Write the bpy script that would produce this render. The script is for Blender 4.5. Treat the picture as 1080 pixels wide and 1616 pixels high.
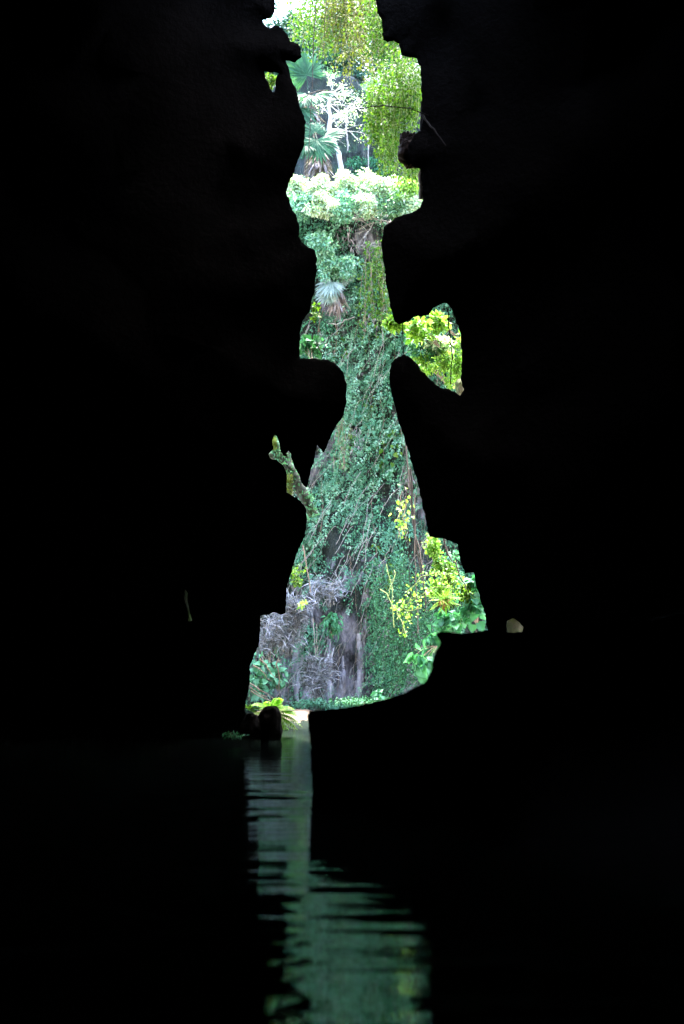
import bpy, math, random
import numpy as np
from mathutils import Vector
from mathutils.geometry import delaunay_2d_cdt

S = bpy.context.scene
COL = S.collection
for o in list(bpy.data.objects):
    bpy.data.objects.remove(o)
R = np.random.default_rng(7)
random.seed(7)

# ------------------------------------------------------------------ camera, sky, sun, exposure
CAM_H = 1.1                       # eye height of somebody seated in a boat
F_PX = 2244.0                     # 50 mm on a 36 mm tall frame, in pixels of the 1080x1616 photo
TH = math.atan(267 / F_PX)        # camera tipped up
cd = bpy.data.cameras.new('camera')
cam = bpy.data.objects.new('camera', cd)
COL.objects.link(cam)
cam.location = (0, 0, CAM_H)
cam.rotation_euler = (math.pi / 2 + TH, 0, 0)
cd.sensor_fit = 'VERTICAL'
cd.sensor_height = 36
cd.sensor_width = 24
cd.lens = 50
cd.clip_start = 0.05
cd.clip_end = 2000
cd.dof.use_dof = True
cd.dof.focus_distance = 33
cd.dof.aperture_fstop = 1.4
S.camera = cam

SUN_EL = math.radians(74)
SUN_AZ = math.radians(18)         # clockwise from +Y
w = bpy.data.worlds.new('World')
S.world = w
w.use_nodes = True
nt = w.node_tree
nt.nodes.clear()
wo = nt.nodes.new('ShaderNodeOutputWorld')
bg = nt.nodes.new('ShaderNodeBackground')
sk = nt.nodes.new('ShaderNodeTexSky')
sk.sky_type = 'NISHITA'
sk.sun_disc = False
sk.sun_elevation = SUN_EL
sk.sun_rotation = SUN_AZ
sk.dust_density = 2.5
bg.inputs['Strength'].default_value = 0.15
nt.links.new(sk.outputs[0], bg.inputs['Color'])
nt.links.new(bg.outputs[0], wo.inputs['Surface'])

sl = bpy.data.lights.new('sun', 'SUN')
sl.energy = 2.0
sl.angle = math.radians(0.5)
sl.color = (1.0, 0.95, 0.86)
sun = bpy.data.objects.new('sun', sl)
COL.objects.link(sun)
sdir = Vector((math.cos(SUN_EL) * math.sin(SUN_AZ), math.cos(SUN_EL) * math.cos(SUN_AZ), math.sin(SUN_EL)))
sun.rotation_euler = sdir.to_track_quat('Z', 'Y').to_euler()
sun.location = (5, 60, 80)

S.view_settings.view_transform = 'Standard'
S.view_settings.look = 'None'
S.view_settings.gamma = 1
S.view_settings.exposure = 4.85
S.cycles.max_bounces = 8
S.cycles.diffuse_bounces = 4
S.cycles.transparent_max_bounces = 8
S.cycles.caustics_reflective = False
S.cycles.caustics_refractive = False
S.cycles.sample_clamp_indirect = 6.0

# ------------------------------------------------------------------ helpers
CT, ST = math.cos(TH), math.sin(TH)


def at(px, py, Y):
    """the point at distance Y in front of the boat seen at a photo pixel (works on arrays)"""
    px = np.asarray(px, float); py = np.asarray(py, float); Y = np.asarray(Y, float)
    u = (px - 540) / F_PX
    v = (808 - py) / F_PX
    ry = CT - v * ST
    rz = ST + v * CT
    k = Y / ry
    return np.stack(np.broadcast_arrays(u * k, Y, CAM_H + rz * k), -1)


def proj(P):
    P = np.asarray(P, float)
    x, y, z = P[..., 0], P[..., 1], P[..., 2] - CAM_H
    f = y * CT + z * ST
    up = -y * ST + z * CT
    return 540 + F_PX * x / f, 808 - F_PX * up / f


def _hash(i, j, k, s):
    h = (i.astype(np.int64) * 374761393 + j.astype(np.int64) * 668265263 + k.astype(np.int64) * 2147483647 + s * 974711) & 0xFFFFFFFF
    h = ((h ^ (h >> 13)) * 1274126177) & 0xFFFFFFFF
    h = ((h ^ (h >> 16)) * 2246822519) & 0xFFFFFFFF
    return ((h ^ (h >> 15)) & 0xFFFF) / 65535.0


def vn(x, y, z=0.0, s=0):
    x, y, z = np.broadcast_arrays(np.asarray(x, float), np.asarray(y, float), np.asarray(z, float))
    i, j, k = np.floor(x), np.floor(y), np.floor(z)
    a, b, c = x - i, y - j, z - k
    a, b, c = [t * t * (3 - 2 * t) for t in (a, b, c)]
    r = 0
    for di in (0, 1):
        for dj in (0, 1):
            for dk in (0, 1):
                r = r + _hash(i + di, j + dj, k + dk, s) * (a if di else 1 - a) * (b if dj else 1 - b) * (c if dk else 1 - c)
    return r


def fbm(x, y, z=0.0, s=0, o=4):
    r, a, t = 0, 1.0, 0
    for q in range(o):
        r = r + a * vn(np.asarray(x) * 2 ** q, np.asarray(y) * 2 ** q, np.asarray(z) * 2 ** q, s + 17 * q)
        t += a
        a *= 0.5
    return r / t


LOC = {}


class MB:
    """collects geometry and links it as one mesh object"""
    def __init__(self):
        self.v = []; self.f = []; self.n = 0

    def add(self, verts, faces, mat=0):
        verts = np.asarray(verts, float).reshape(-1, 3)
        faces = np.asarray(faces, np.int64)
        self.v.append(verts)
        self.f.append((faces + self.n, mat))
        self.n += len(verts)

    def inst(self, tpl, P, D, N, sc, mat=0, wid=None):
        tv, tf = tpl
        P = np.asarray(P, float).reshape(-1, 3)
        n = len(P)
        D = np.broadcast_to(np.asarray(D, float), (n, 3)); N = np.broadcast_to(np.asarray(N, float), (n, 3))
        D = D / (np.linalg.norm(D, axis=1, keepdims=True) + 1e-9)
        W = np.cross(D, N); W = W / (np.linalg.norm(W, axis=1, keepdims=True) + 1e-9)
        N = np.cross(W, D)
        sc = np.broadcast_to(np.asarray(sc, float), (n,))[:, None, None]
        wd = 1.0 if wid is None else np.broadcast_to(np.asarray(wid, float), (n,))[:, None, None]
        V = P[:, None] + sc * (wd * tv[None, :, 0:1] * W[:, None] + tv[None, :, 1:2] * D[:, None] + tv[None, :, 2:3] * N[:, None])
        k = len(tv)
        for f in tf:
            f = np.asarray(f)
            F = f[None] + (np.arange(n) * k)[:, None, None]
            self.f.append((F.reshape(-1, f.shape[1]) + self.n, mat))
        self.v.append(V.reshape(-1, 3))
        self.n += n * k

    def tube(self, pts, rad, k=6, mat=0, wob=0.0):
        pts = np.asarray(pts, float)
        m = len(pts)
        rad = np.broadcast_to(np.asarray(rad, float), (m,))
        T = np.gradient(pts, axis=0)
        T /= np.linalg.norm(T, axis=1, keepdims=True) + 1e-9
        ref = np.array([0, 1.0, 0]) if abs(T[0][1]) < 0.8 else np.array([1.0, 0, 0])
        A = np.cross(T, ref); A /= np.linalg.norm(A, axis=1, keepdims=True) + 1e-9
        B = np.cross(T, A)
        an = np.arange(k) * 2 * math.pi / k
        r = rad[:, None] * np.ones(k)[None]
        if wob:
            r = r * (1 + wob * (R.random((m, k)) - 0.5))
        V = pts[:, None] + r[..., None] * (np.cos(an)[None, :, None] * A[:, None] + np.sin(an)[None, :, None] * B[:, None])
        q = []
        for i in range(m - 1):
            for j in range(k):
                q.append((i * k + j, i * k + (j + 1) % k, (i + 1) * k + (j + 1) % k, (i + 1) * k + j))
        base = self.n
        self.add(V.reshape(-1, 3), q, mat)
        c = np.array([pts[0], pts[-1]])
        t = []
        for j in range(k):
            t.append((0, 2 + (j + 1) % k, 2 + j))
            t.append((1, 2 + k + j, 2 + k + (j + 1) % k))
        self.add(np.concatenate([c, V[0], V[-1]]), t, mat)

    def build(self, name, mats, parent=None, smooth=False):
        if not isinstance(mats, (list, tuple)):
            mats = [mats]
        V = np.concatenate(self.v) if self.v else np.zeros((0, 3))
        off = LOC.get(parent.name) if parent else None
        if off is not None:
            V = V - off
        me = bpy.data.meshes.new(name)
        me.vertices.add(len(V))
        me.vertices.foreach_set('co', V.astype(np.float32).ravel())
        loops = np.concatenate([f.ravel() for f, m in self.f])
        tot = np.concatenate([np.full(len(f), f.shape[1]) for f, m in self.f])
        mi = np.concatenate([np.full(len(f), m) for f, m in self.f])
        me.loops.add(len(loops))
        me.loops.foreach_set('vertex_index', loops.astype(np.int32))
        me.polygons.add(len(tot))
        me.polygons.foreach_set('loop_start', np.concatenate([[0], np.cumsum(tot)[:-1]]).astype(np.int32))
        me.polygons.foreach_set('loop_total', tot.astype(np.int32))
        me.polygons.foreach_set('material_index', mi.astype(np.int32))
        me.polygons.foreach_set('use_smooth', np.full(len(tot), smooth))
        for m in mats:
            me.materials.append(m)
        me.update()
        me.validate()
        o = bpy.data.objects.new(name, me)
        COL.objects.link(o)
        if parent:
            o.parent = parent
            LOC[o.name] = LOC[parent.name]
        return o


def tag(o, label, cat, group=None, kind=None):
    o['label'] = label
    o['category'] = cat
    if group: o['group'] = group
    if kind: o['kind'] = kind
    return o


def thing(name, label, cat, loc, group=None):
    o = bpy.data.objects.new(name, None)
    COL.objects.link(o)
    o.location = tuple(float(c) for c in loc)
    o.empty_display_size = 0.2
    LOC[o.name] = np.array(loc, float)
    return tag(o, label, cat, group)


# ------------------------------------------------------------------ materials
def new_mat(name):
    m = bpy.data.materials.new(name)
    m.use_nodes = True
    t = m.node_tree
    t.nodes.clear()
    out = t.nodes.new('ShaderNodeOutputMaterial')
    return m, t, out


def nd(t, kind, **kw):
    n = t.nodes.new(kind)
    for k, v in kw.items():
        setattr(n, k, v)
    return n


def ramp(t, fac, stops):
    r = t.nodes.new('ShaderNodeValToRGB')
    e = r.color_ramp.elements
    while len(e) < len(stops):
        e.new(0.5)
    for el, (p, c) in zip(e, stops):
        el.position = p
        el.color = (*c, 1)
    t.links.new(fac, r.inputs[0])
    return r.outputs[0]


def noise(t, scale, detail=5, rough=0.6, stretch=(1, 1, 1)):
    tc = nd(t, 'ShaderNodeTexCoord')
    mp = nd(t, 'ShaderNodeMapping')
    mp.inputs['Scale'].default_value = stretch
    t.links.new(tc.outputs['Object'], mp.inputs[0])
    n = nd(t, 'ShaderNodeTexNoise')
    n.inputs['Scale'].default_value = scale
    n.inputs['Detail'].default_value = detail
    n.inputs['Roughness'].default_value = rough
    t.links.new(mp.outputs[0], n.inputs['Vector'])
    return n.outputs['Fac']


def mixc(t, f, a, b, mode='MIX'):
    m = nd(t, 'ShaderNodeMix', data_type='RGBA', blend_type=mode)
    if hasattr(f, 'links'): t.links.new(f, m.inputs[0])
    else: m.inputs[0].default_value = f
    for i, c in ((6, a), (7, b)):
        if hasattr(c, 'links'): t.links.new(c, m.inputs[i])
        else: m.inputs[i].default_value = (*c, 1)
    return m.outputs[2]


def bump(t, h, strength, dist):
    b = nd(t, 'ShaderNodeBump')
    b.inputs['Strength'].default_value = strength
    b.inputs['Distance'].default_value = dist
    t.links.new(h, b.inputs['Height'])
    return b.outputs[0]


def leaf_mat(name, cols, trans=0.35, rough=0.5, tgain=1.3, patch=None, pscale=0.7, spec=0.35):
    m, t, out = new_mat(name)
    g = nd(t, 'ShaderNodeNewGeometry')
    n = len(cols)
    c = ramp(t, g.outputs['Random Per Island'], [(i / max(1, n - 1), cols[i]) for i in range(n)])
    if patch is not None:
        f = noise(t, pscale, 3)
        fr = ramp(t, f, [(0.42, (0, 0, 0)), (0.6, (1, 1, 1))])
        c = mixc(t, fr, c, patch)
    p = nd(t, 'ShaderNodeBsdfPrincipled')
    p.inputs['Roughness'].default_value = rough
    p.inputs['Specular IOR Level'].default_value = spec
    t.links.new(c, p.inputs['Base Color'])
    tr = nd(t, 'ShaderNodeBsdfTranslucent')
    c2 = mixc(t, 1.0, c, (tgain * 1.0, tgain * 1.1, tgain * 0.5), 'MULTIPLY')
    t.links.new(c2, tr.inputs['Color'])
    mx = nd(t, 'ShaderNodeMixShader')
    mx.inputs[0].default_value = trans
    t.links.new(p.outputs[0], mx.inputs[1])
    t.links.new(tr.outputs[0], mx.inputs[2])
    t.links.new(mx.outputs[0], out.inputs['Surface'])
    return m


def rock_mat(name, stops, scale=0.8, stretch=(1, 1, 1), bstr=0.6, bdist=0.1, rough=0.85, spec=0.2, moss=None, moss_lo=0.52):
    m, t, out = new_mat(name)
    f = noise(t, scale, 8, 0.65, stretch)
    c = ramp(t, f, stops)
    if moss is not None:
        f2 = noise(t, 0.9, 6, 0.7)
        c = mixc(t, ramp(t, f2, [(moss_lo, (0, 0, 0)), (moss_lo + 0.12, (1, 1, 1))]), c, moss)
    p = nd(t, 'ShaderNodeBsdfPrincipled')
    p.inputs['Roughness'].default_value = rough
    p.inputs['Specular IOR Level'].default_value = spec
    t.links.new(c, p.inputs['Base Color'])
    fb = noise(t, scale * 5, 8, 0.7, stretch)
    t.links.new(bump(t, fb, bstr, bdist), p.inputs['Normal'])
    t.links.new(p.outputs[0], out.inputs['Surface'])
    return m


M = {}
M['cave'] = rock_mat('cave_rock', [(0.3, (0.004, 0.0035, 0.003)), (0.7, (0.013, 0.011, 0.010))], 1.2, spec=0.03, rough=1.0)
M['cliff'] = rock_mat('limestone', [(0.32, (0.012, 0.013, 0.016)), (0.45, (0.055, 0.053, 0.065)), (0.57, (0.17, 0.16, 0.20)), (0.72, (0.38, 0.355, 0.42))],
                      1.6, (1.5, 1.5, 0.5), 1.0, 0.2, moss=(0.015, 0.045, 0.025), moss_lo=0.5)
M['recess'] = rock_mat('darkened_limestone', [(0.3, (0.008, 0.012, 0.013)), (0.55, (0.03, 0.04, 0.042)), (0.75, (0.085, 0.098, 0.10))], 1.3, (1.6, 1.6, 0.3), 0.9, 0.12, moss=(0.03, 0.06, 0.04))  # limestone darkened above the ledge so the sunlit recess stays dark
M['gaprock'] = rock_mat('gap_dark_rock', [(0.35, (0.006, 0.009, 0.008)), (0.55, (0.022, 0.03, 0.026)), (0.75, (0.08, 0.085, 0.085))], 1.6, (1.5, 1.5, 0.5), 1.0, 0.2)  # rock under creeper painted dark, standing in for shade between leaves
M['flow'] = rock_mat('flowstone', [(0.3, (0.06, 0.057, 0.07)), (0.5, (0.20, 0.19, 0.23)), (0.7, (0.42, 0.40, 0.46))], 2.6, (2.5, 2.5, 0.3), 0.7, 0.05)
M['outside'] = rock_mat('bounce_limestone', [(0.3, (0.18, 0.19, 0.15)), (0.7, (0.45, 0.45, 0.38))], 1.0)  # unseen outer rock, made pale to bounce sun onto the cliff
M['sand'] = rock_mat('wet_sand', [(0.3, (0.040, 0.028, 0.020)), (0.7, (0.075, 0.054, 0.038))], 2.5, (1, 1, 1), 0.2, 0.02)
M['mossy'] = rock_mat('mossy_stone', [(0.3, (0.05, 0.045, 0.03)), (0.7, (0.14, 0.125, 0.09))], 6, (1, 1, 1), 0.8, 0.03, moss=(0.05, 0.07, 0.015), moss_lo=0.5)
M['soil_or_gap_dark'] = rock_mat('river_bed', [(0.3, (0.05, 0.045, 0.035)), (0.7, (0.12, 0.10, 0.08))], 2)
M['bark_pale'] = rock_mat('pale_bark', [(0.3, (0.11, 0.10, 0.095)), (0.6, (0.32, 0.30, 0.28))], 9, (1, 1, 0.4), 0.5, 0.01)
M['bone'] = rock_mat('white_bark', [(0.3, (0.22, 0.21, 0.2)), (0.6, (0.5, 0.48, 0.46))], 9, (1, 1, 0.4), 0.5, 0.01)
M['bark'] = rock_mat('brown_bark', [(0.3, (0.03, 0.025, 0.022)), (0.7, (0.12, 0.10, 0.085))], 7, (2, 2, 0.3), 0.8, 0.02)
M['stem'] = rock_mat('vine_stem', [(0.3, (0.10, 0.07, 0.05)), (0.7, (0.26, 0.2, 0.16))], 9, (2, 2, 0.4), 0.4, 0.005)
M['stem_dark'] = rock_mat('dark_stem', [(0.3, (0.012, 0.01, 0.008)), (0.7, (0.04, 0.03, 0.025))], 9, (2, 2, 0.4), 0.4, 0.005)
M['stem_green'] = rock_mat('green_stem', [(0.3, (0.12, 0.17, 0.05)), (0.7, (0.25, 0.3, 0.12))], 9, (2, 2, 0.4), 0.2, 0.003)
M['limb'] = rock_mat('mossy_bark', [(0.3, (0.02, 0.028, 0.022)), (0.7, (0.08, 0.09, 0.08))], 6, (1, 1, 1), 1.0, 0.03, moss=(0.03, 0.06, 0.02))
M['dead'] = leaf_mat('dead_frond', [(0.12, 0.10, 0.11), (0.24, 0.2, 0.21), (0.36, 0.31, 0.33)], 0.15, 0.8)
M['reed'] = leaf_mat('dry_reed', [(0.03, 0.035, 0.042), (0.14, 0.15, 0.18), (0.42, 0.43, 0.52), (0.08, 0.092, 0.10)], 0.15, 0.6)
M['ivy'] = leaf_mat('ivy_leaf', [(0.014, 0.075, 0.036), (0.045, 0.18, 0.09), (0.11, 0.31, 0.18), (0.026, 0.11, 0.06)], 0.25, 0.6, 1.0, patch=(0.085, 0.235, 0.15), pscale=0.5, spec=0.2)
M['mint'] = leaf_mat('mint_leaf', [(0.07, 0.23, 0.13), (0.17, 0.37, 0.25), (0.34, 0.54, 0.42)], 0.3, 0.55, 1.0, spec=0.25)
M['ivy_dark'] = leaf_mat('dark_ivy_leaf', [(0.014, 0.06, 0.03), (0.03, 0.12, 0.055), (0.045, 0.17, 0.085)], 0.25, 0.6, 1.0, spec=0.15)
M['lime'] = leaf_mat('lime_leaf', [(0.015, 0.06, 0.006), (0.05, 0.125, 0.010), (0.085, 0.155, 0.016), (0.03, 0.10, 0.008)], 0.45, 0.55, 1.25, spec=0.2)
M['olive'] = leaf_mat('olive_leaf', [(0.03, 0.05, 0.008), (0.08, 0.10, 0.012), (0.10, 0.115, 0.018)], 0.4, 0.6, 1.2, spec=0.2)
M['yellow'] = leaf_mat('yellow_green_leaf', [(0.07, 0.18, 0.02), (0.13, 0.26, 0.035), (0.24, 0.34, 0.10)], 0.5, 0.45, 1.5)
M['green'] = leaf_mat('broad_leaf', [(0.022, 0.12, 0.07), (0.045, 0.18, 0.11), (0.07, 0.23, 0.155)], 0.45, 0.5, 1.2, spec=0.25)
M['teal'] = leaf_mat('teal_leaf', [(0.02, 0.10, 0.05), (0.035, 0.15, 0.08), (0.05, 0.18, 0.10)], 0.25, 0.6, 1.0, spec=0.15)
M['far'] = leaf_mat('far_leaf', [(0.010, 0.045, 0.026), (0.02, 0.075, 0.045), (0.035, 0.10, 0.06)], 0.2, 0.7, 1.0, spec=0.1)
M['pale'] = leaf_mat('pale_leaf', [(0.04, 0.13, 0.055), (0.08, 0.19, 0.09), (0.14, 0.25, 0.13), (0.06, 0.16, 0.07)], 0.3, 0.5, 1.1, spec=0.3)
M['sunglare'] = leaf_mat('sun_glare_leaf', [(0.14, 0.28, 0.13), (0.40, 0.52, 0.36), (0.60, 0.66, 0.55), (0.24, 0.38, 0.22)], 0.35, 0.35, 1.1, spec=0.6)  # near white leaf colour paints in the blown out sunlight
M['palm'] = leaf_mat('palm_blade', [(0.012, 0.045, 0.024), (0.022, 0.075, 0.04), (0.04, 0.11, 0.06)], 0.3, 0.5, 1.0, spec=0.08)
M['palm_pale'] = leaf_mat('pale_palm_blade', [(0.10, 0.16, 0.13), (0.2, 0.27, 0.24), (0.3, 0.36, 0.33)], 0.3, 0.45, 1.0, spec=0.4)
M['moss'] = leaf_mat('moss', [(0.07, 0.10, 0.01), (0.12, 0.15, 0.02)], 0.3, 0.8)


def water_mat():
    m, t, out = new_mat('river_water')
    n1 = noise(t, 1.6, 3, 0.5, (0.3, 1.3, 1))
    n2 = noise(t, 5.5, 2, 0.5, (0.3, 1.4, 1))
    a = nd(t, 'ShaderNodeMath', operation='MULTIPLY_ADD')
    t.links.new(n2, a.inputs[0]); a.inputs[1].default_value = 0.16
    t.links.new(n1, a.inputs[2])
    nrm = bump(t, a.outputs[0], 1.0, 0.012)
    g = nd(t, 'ShaderNodeBsdfGlossy')
    g.inputs['Roughness'].default_value = 0.03
    g.inputs['Color'].default_value = (0.72, 1.0, 0.9, 1)
    d = nd(t, 'ShaderNodeBsdfDiffuse')
    d.inputs['Color'].default_value = (0.006, 0.009, 0.007, 1)
    fr = nd(t, 'ShaderNodeFresnel')
    fr.inputs['IOR'].default_value = 1.33
    mu = nd(t, 'ShaderNodeMath', operation='MINIMUM')
    mu.inputs[1].default_value = 0.24        # cap dims the mirror reflection
    t.links.new(fr.outputs[0], mu.inputs[0])
    mx = nd(t, 'ShaderNodeMixShader')
    for n in (g, d, fr):
        t.links.new(nrm, n.inputs['Normal'])
    t.links.new(mu.outputs[0], mx.inputs[0])
    t.links.new(d.outputs[0], mx.inputs[1])
    t.links.new(g.outputs[0], mx.inputs[2])
    t.links.new(mx.outputs[0], out.inputs['Surface'])
    return m


M['water'] = water_mat()

# ------------------------------------------------------------------ leaf shapes: (side, along, normal)
LEAF = (np.array([(0, 0, 0), (-.30, .42, .10), (.30, .42, .10), (0, 1, -.12), (0, .45, 0)]),
        [[(0, 2, 4), (2, 3, 4), (3, 1, 4), (1, 0, 4)]])


def broad_leaf(wd=0.36, droop=0.3, heart=False):
    rows = [0.0, .12, .32, .55, .78, 1.0]
    wds = [0.0, .55, 1.0, .9, .5, 0.0]
    if heart: wds = [0.25, .85, 1.0, .78, .38, 0.0]
    v, q = [], []
    for y, k in zip(rows, wds):
        z = -droop * y * y
        back = -0.1 if (heart and y == 0) else 0
        v += [(-wd * k, y + back, z + .10 * k), (0, y, z), (wd * k, y + back, z + .10 * k)]
    for i in range(5):
        a = i * 3
        q += [(a, a + 1, a + 4, a + 3), (a + 1, a + 2, a + 5, a + 4)]
    return np.array(v), [q]


BROAD = broad_leaf()
HEART = broad_leaf(0.46, 0.25, True)
LANCE = broad_leaf(0.17, 0.35)


def blade(wd=0.045, droop=0.35, n=4, fold=.03):
    v, q = [], []
    for i in range(n + 1):
        y = i / n
        k = math.sin(math.pi * min(1, 0.12 + 0.88 * y)) ** 0.6 if i < n else 0.02
        z = -droop * y * y
        v += [(-wd * k, y, z + fold * k), (0, y, z), (wd * k, y, z + fold * k)]
    for i in range(n):
        a = i * 3
        q += [(a, a + 1, a + 4, a + 3), (a + 1, a + 2, a + 5, a + 4)]
    return np.array(v), [q]


BLADE = blade()
NEEDLE = blade(0.09, 0.15, 2)

# ------------------------------------------------------------------ rock masses of the cave
def pip(X, Y, poly):
    inside = np.zeros(len(X), bool)
    n = len(poly)
    for i in range(n):
        x1, y1 = poly[i]; x2, y2 = poly[(i + 1) % n]
        c = (y1 > Y) != (y2 > Y)
        if not c.any(): continue
        xi = (x2 - x1) * (Y - y1) / ((y2 - y1) if y2 != y1 else 1e-9) + x1
        inside ^= c & (X < xi)
    return inside


def resample(poly, s):
    """closed outline with rough rock edges: fine steps inside the picture, coarse ones outside"""
    out = []
    n = len(poly)
    for i in range(n):
        a = np.array(poly[i], float); b = np.array(poly[(i + 1) % n], float)
        L = np.linalg.norm(b - a)
        vis = (-150 < min(a[0], b[0]) and max(a[0], b[0]) < 1230 and -150 < min(a[1], b[1]) and max(a[1], b[1]) < 1420)
        k = max(1, int(L / (2.2 if vis else 60)))
        for j in range(k):
            out.append(a + (b - a) * j / k)
    out = np.array(out)
    d = np.roll(out, -1, 0) - np.roll(out, 1, 0)
    d /= np.linalg.norm(d, axis=1, keepdims=True) + 1e-9
    nrm = np.stack([-d[:, 1], d[:, 0]], 1)
    amp = 3.4 * (fbm(out[:, 0] * .13, out[:, 1] * .13, s, s, 4) - 0.5) + 1.4 * (vn(out[:, 0] * .6, out[:, 1] * .6, s, s + 5) - 0.5)
    return out + nrm * amp[:, None]


def rock_mass(name, poly, depth, front, back, capf=9.0, capb=2.5, holes=(), seed=1, mat=None, curve=0.0, slant=None):
    P = resample(poly, seed)
    H = [resample(h, seed + 3 + i) for i, h in enumerate(holes)]
    rings = [P] + H
    x0, y0 = P.min(0); x1, y1 = P.max(0)

    def dist(X, Y):
        d = np.full(len(X), 1e9)
        A = np.concatenate(rings)
        for c in range(0, len(X), 1500):
            dx = X[c:c + 1500, None] - A[None, :, 0]; dy = Y[c:c + 1500, None] - A[None, :, 1]
            d[c:c + 1500] = np.sqrt((dx * dx + dy * dy).min(1))
        return d

    def inside(X, Y):
        r = pip(X, Y, P)
        for h in H: r &= ~pip(X, Y, h)
        return r
    pts = []
    for step, lo, hi, win in ((6, 2.5, 24, 1), (16, 24, 110, 1), (70, 110, 1e9, 0)):
        ax0, ax1, ay0, ay1 = x0, x1, y0, y1
        if win: ax0, ax1, ay0, ay1 = max(x0, -160), min(x1, 1240), max(y0, -160), min(y1, 1420)
        gx, gy = np.meshgrid(np.arange(ax0, ax1, step), np.arange(ay0, ay1, step))
        X = gx.ravel() + (R.random(gx.size) - .5) * step * .7; Y = gy.ravel() + (R.random(gx.size) - .5) * step * .7
        k = inside(X, Y); X, Y = X[k], Y[k]
        d = dist(X, Y)
        k = (d > lo) & (d <= hi) if win else (d > lo * 0.35)
        if not win:
            inwin = (X > -160) & (X < 1240) & (Y > -160) & (Y < 1420) & (d < 110)
            k &= ~inwin
        pts.append(np.stack([X[k], Y[k]], 1))
    inn = np.concatenate(pts)
    allp = np.concatenate(rings + [inn])
    edges = []
    b = 0
    for r in rings:
        n = len(r)
        edges += [(b + i, b + (i + 1) % n) for i in range(n)]
        b += n
    nb = b
    ov, oe, of, ovo, _, _ = delaunay_2d_cdt([Vector(p) for p in allp], edges, [], 0, 1e-4)
    V2 = np.array([(v.x, v.y) for v in ov])
    T = np.array([f for f in of if len(f) == 3])
    c = V2[T].mean(1)
    T = T[inside(c[:, 0], c[:, 1])]
    bd = np.array([any(q < nb for q in s) for s in ovo])
    d = dist(V2[:, 0], V2[:, 1])
    d[bd] = 0
    Y0 = np.full(len(V2), float(depth))
    if slant is not None: Y0 = Y0 + slant(V2[:, 0], V2[:, 1])
    nz = 0.55 + 0.9 * fbm(V2[:, 0] * .02, V2[:, 1] * .012, 0, seed, 5)
    f = front * d * nz + curve * d * d
    f = np.where(f > capf, capf + (1 - np.exp(-(f - capf) / 4)) * 2, f) * np.where(d > 0, 1, 0)
    g = np.minimum(back * d * (0.6 + 0.8 * fbm(V2[:, 0] * .03, V2[:, 1] * .03, 3, seed + 9, 4)), capb)
    # keep the front in front of the camera
    f = np.minimum(f, Y0 - 2.0)
    Fv = at(V2[:, 0], V2[:, 1], Y0 - f)
    Bv = at(V2[:, 0], V2[:, 1], Y0 + g)
    m = MB()
    n = len(V2)
    bm = np.where(bd, np.arange(n), np.arange(n) + n)
    # orientation: image y runs down, so flip as needed (front faces look at the camera)
    a = V2[T]
    area = (a[:, 1, 0] - a[:, 0, 0]) * (a[:, 2, 1] - a[:, 0, 1]) - (a[:, 1, 1] - a[:, 0, 1]) * (a[:, 2, 0] - a[:, 0, 0])
    T = np.where((area > 0)[:, None], T[:, ::-1], T)
    m.add(np.concatenate([Fv, Bv]), T)
    TB = bm[T[:, ::-1]]
    deep = (d[T].min(1) > 14)
    m.f.append((TB[~deep], 0))
    m.f.append((TB[deep], 1))
    return m.build(name, [mat or M['cave'], M['outside']], smooth=True)


LEFT_UP = [(560, -75), (452, -48), (434.5, 0), (433, 22), (425, 29), (415, 32), (416, 38), (421, 42), (429, 43), (438, 39.5), (447, 44), (453, 54), (459, 65), (471, 68.5), (475, 78), (475.5, 90),
           (466, 100), (459, 97), (452, 96), (455, 106), (459, 121), (464.5, 135), (470, 148), (472, 165), (482, 190), (481, 218), (480, 232), (473, 246), (467, 264), (463, 277),
           (455, 288), (453, 303), (458, 323), (467, 340), (473, 360), (472, 375), (480, 386), (497, 395), (501, 407), (500, 427), (497, 460), (492, 473), (488, 493), (478, 507), (474, 525), (473, 566),
           (500, 566), (517, 568), (532, 575), (542, 588), (547, 607), (547, 633), (542, 657), (533, 668), (528, 678), (522, 690), (515, 707), (510, 715), (505, 708), (501, 702), (498, 717), (489, 750), (485, 770),
           (480, 768), (472, 750), (464, 735), (458, 714), (455, 711), (452, 715), (453, 722), (448, 719), (443, 714), (442, 702), (437, 688), (433, 685.5),
           (415, 745), (370, 840), (100, 900), (-1500, 1000), (-1500, -800), (560, -800)]
LEFT_LOW = [(433, 685.5), (430, 693), (431, 710), (423, 717), (427, 723), (438, 727), (448, 735), (453, 750), (453, 777), (460, 782), (475, 790), (483, 803), (485, 823), (482, 843), (473, 863), (465, 887), (457, 913),
            (453, 922), (451, 968), (443, 970), (433, 966), (424, 969), (411.5, 972), (410, 1000), (408, 1020), (401, 1034), (395.5, 1049), (394, 1070), (393, 1089), (388, 1107), (387, 1122), (390, 1165), (390, 1185), (392, 1400),
            (-1500, 1500), (-1500, 500), (300, 560), (410, 620)]
HOLE_A = [(417, 113), (426, 115), (433, 113), (440, 116), (436, 123), (435, 141), (431, 146), (426, 137), (419, 122)]
HOLE_B = [(292.5, 930), (298, 936), (296, 947), (298, 960), (301, 973), (303, 979), (298, 981), (298, 970), (294, 953), (291, 943)]
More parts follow.
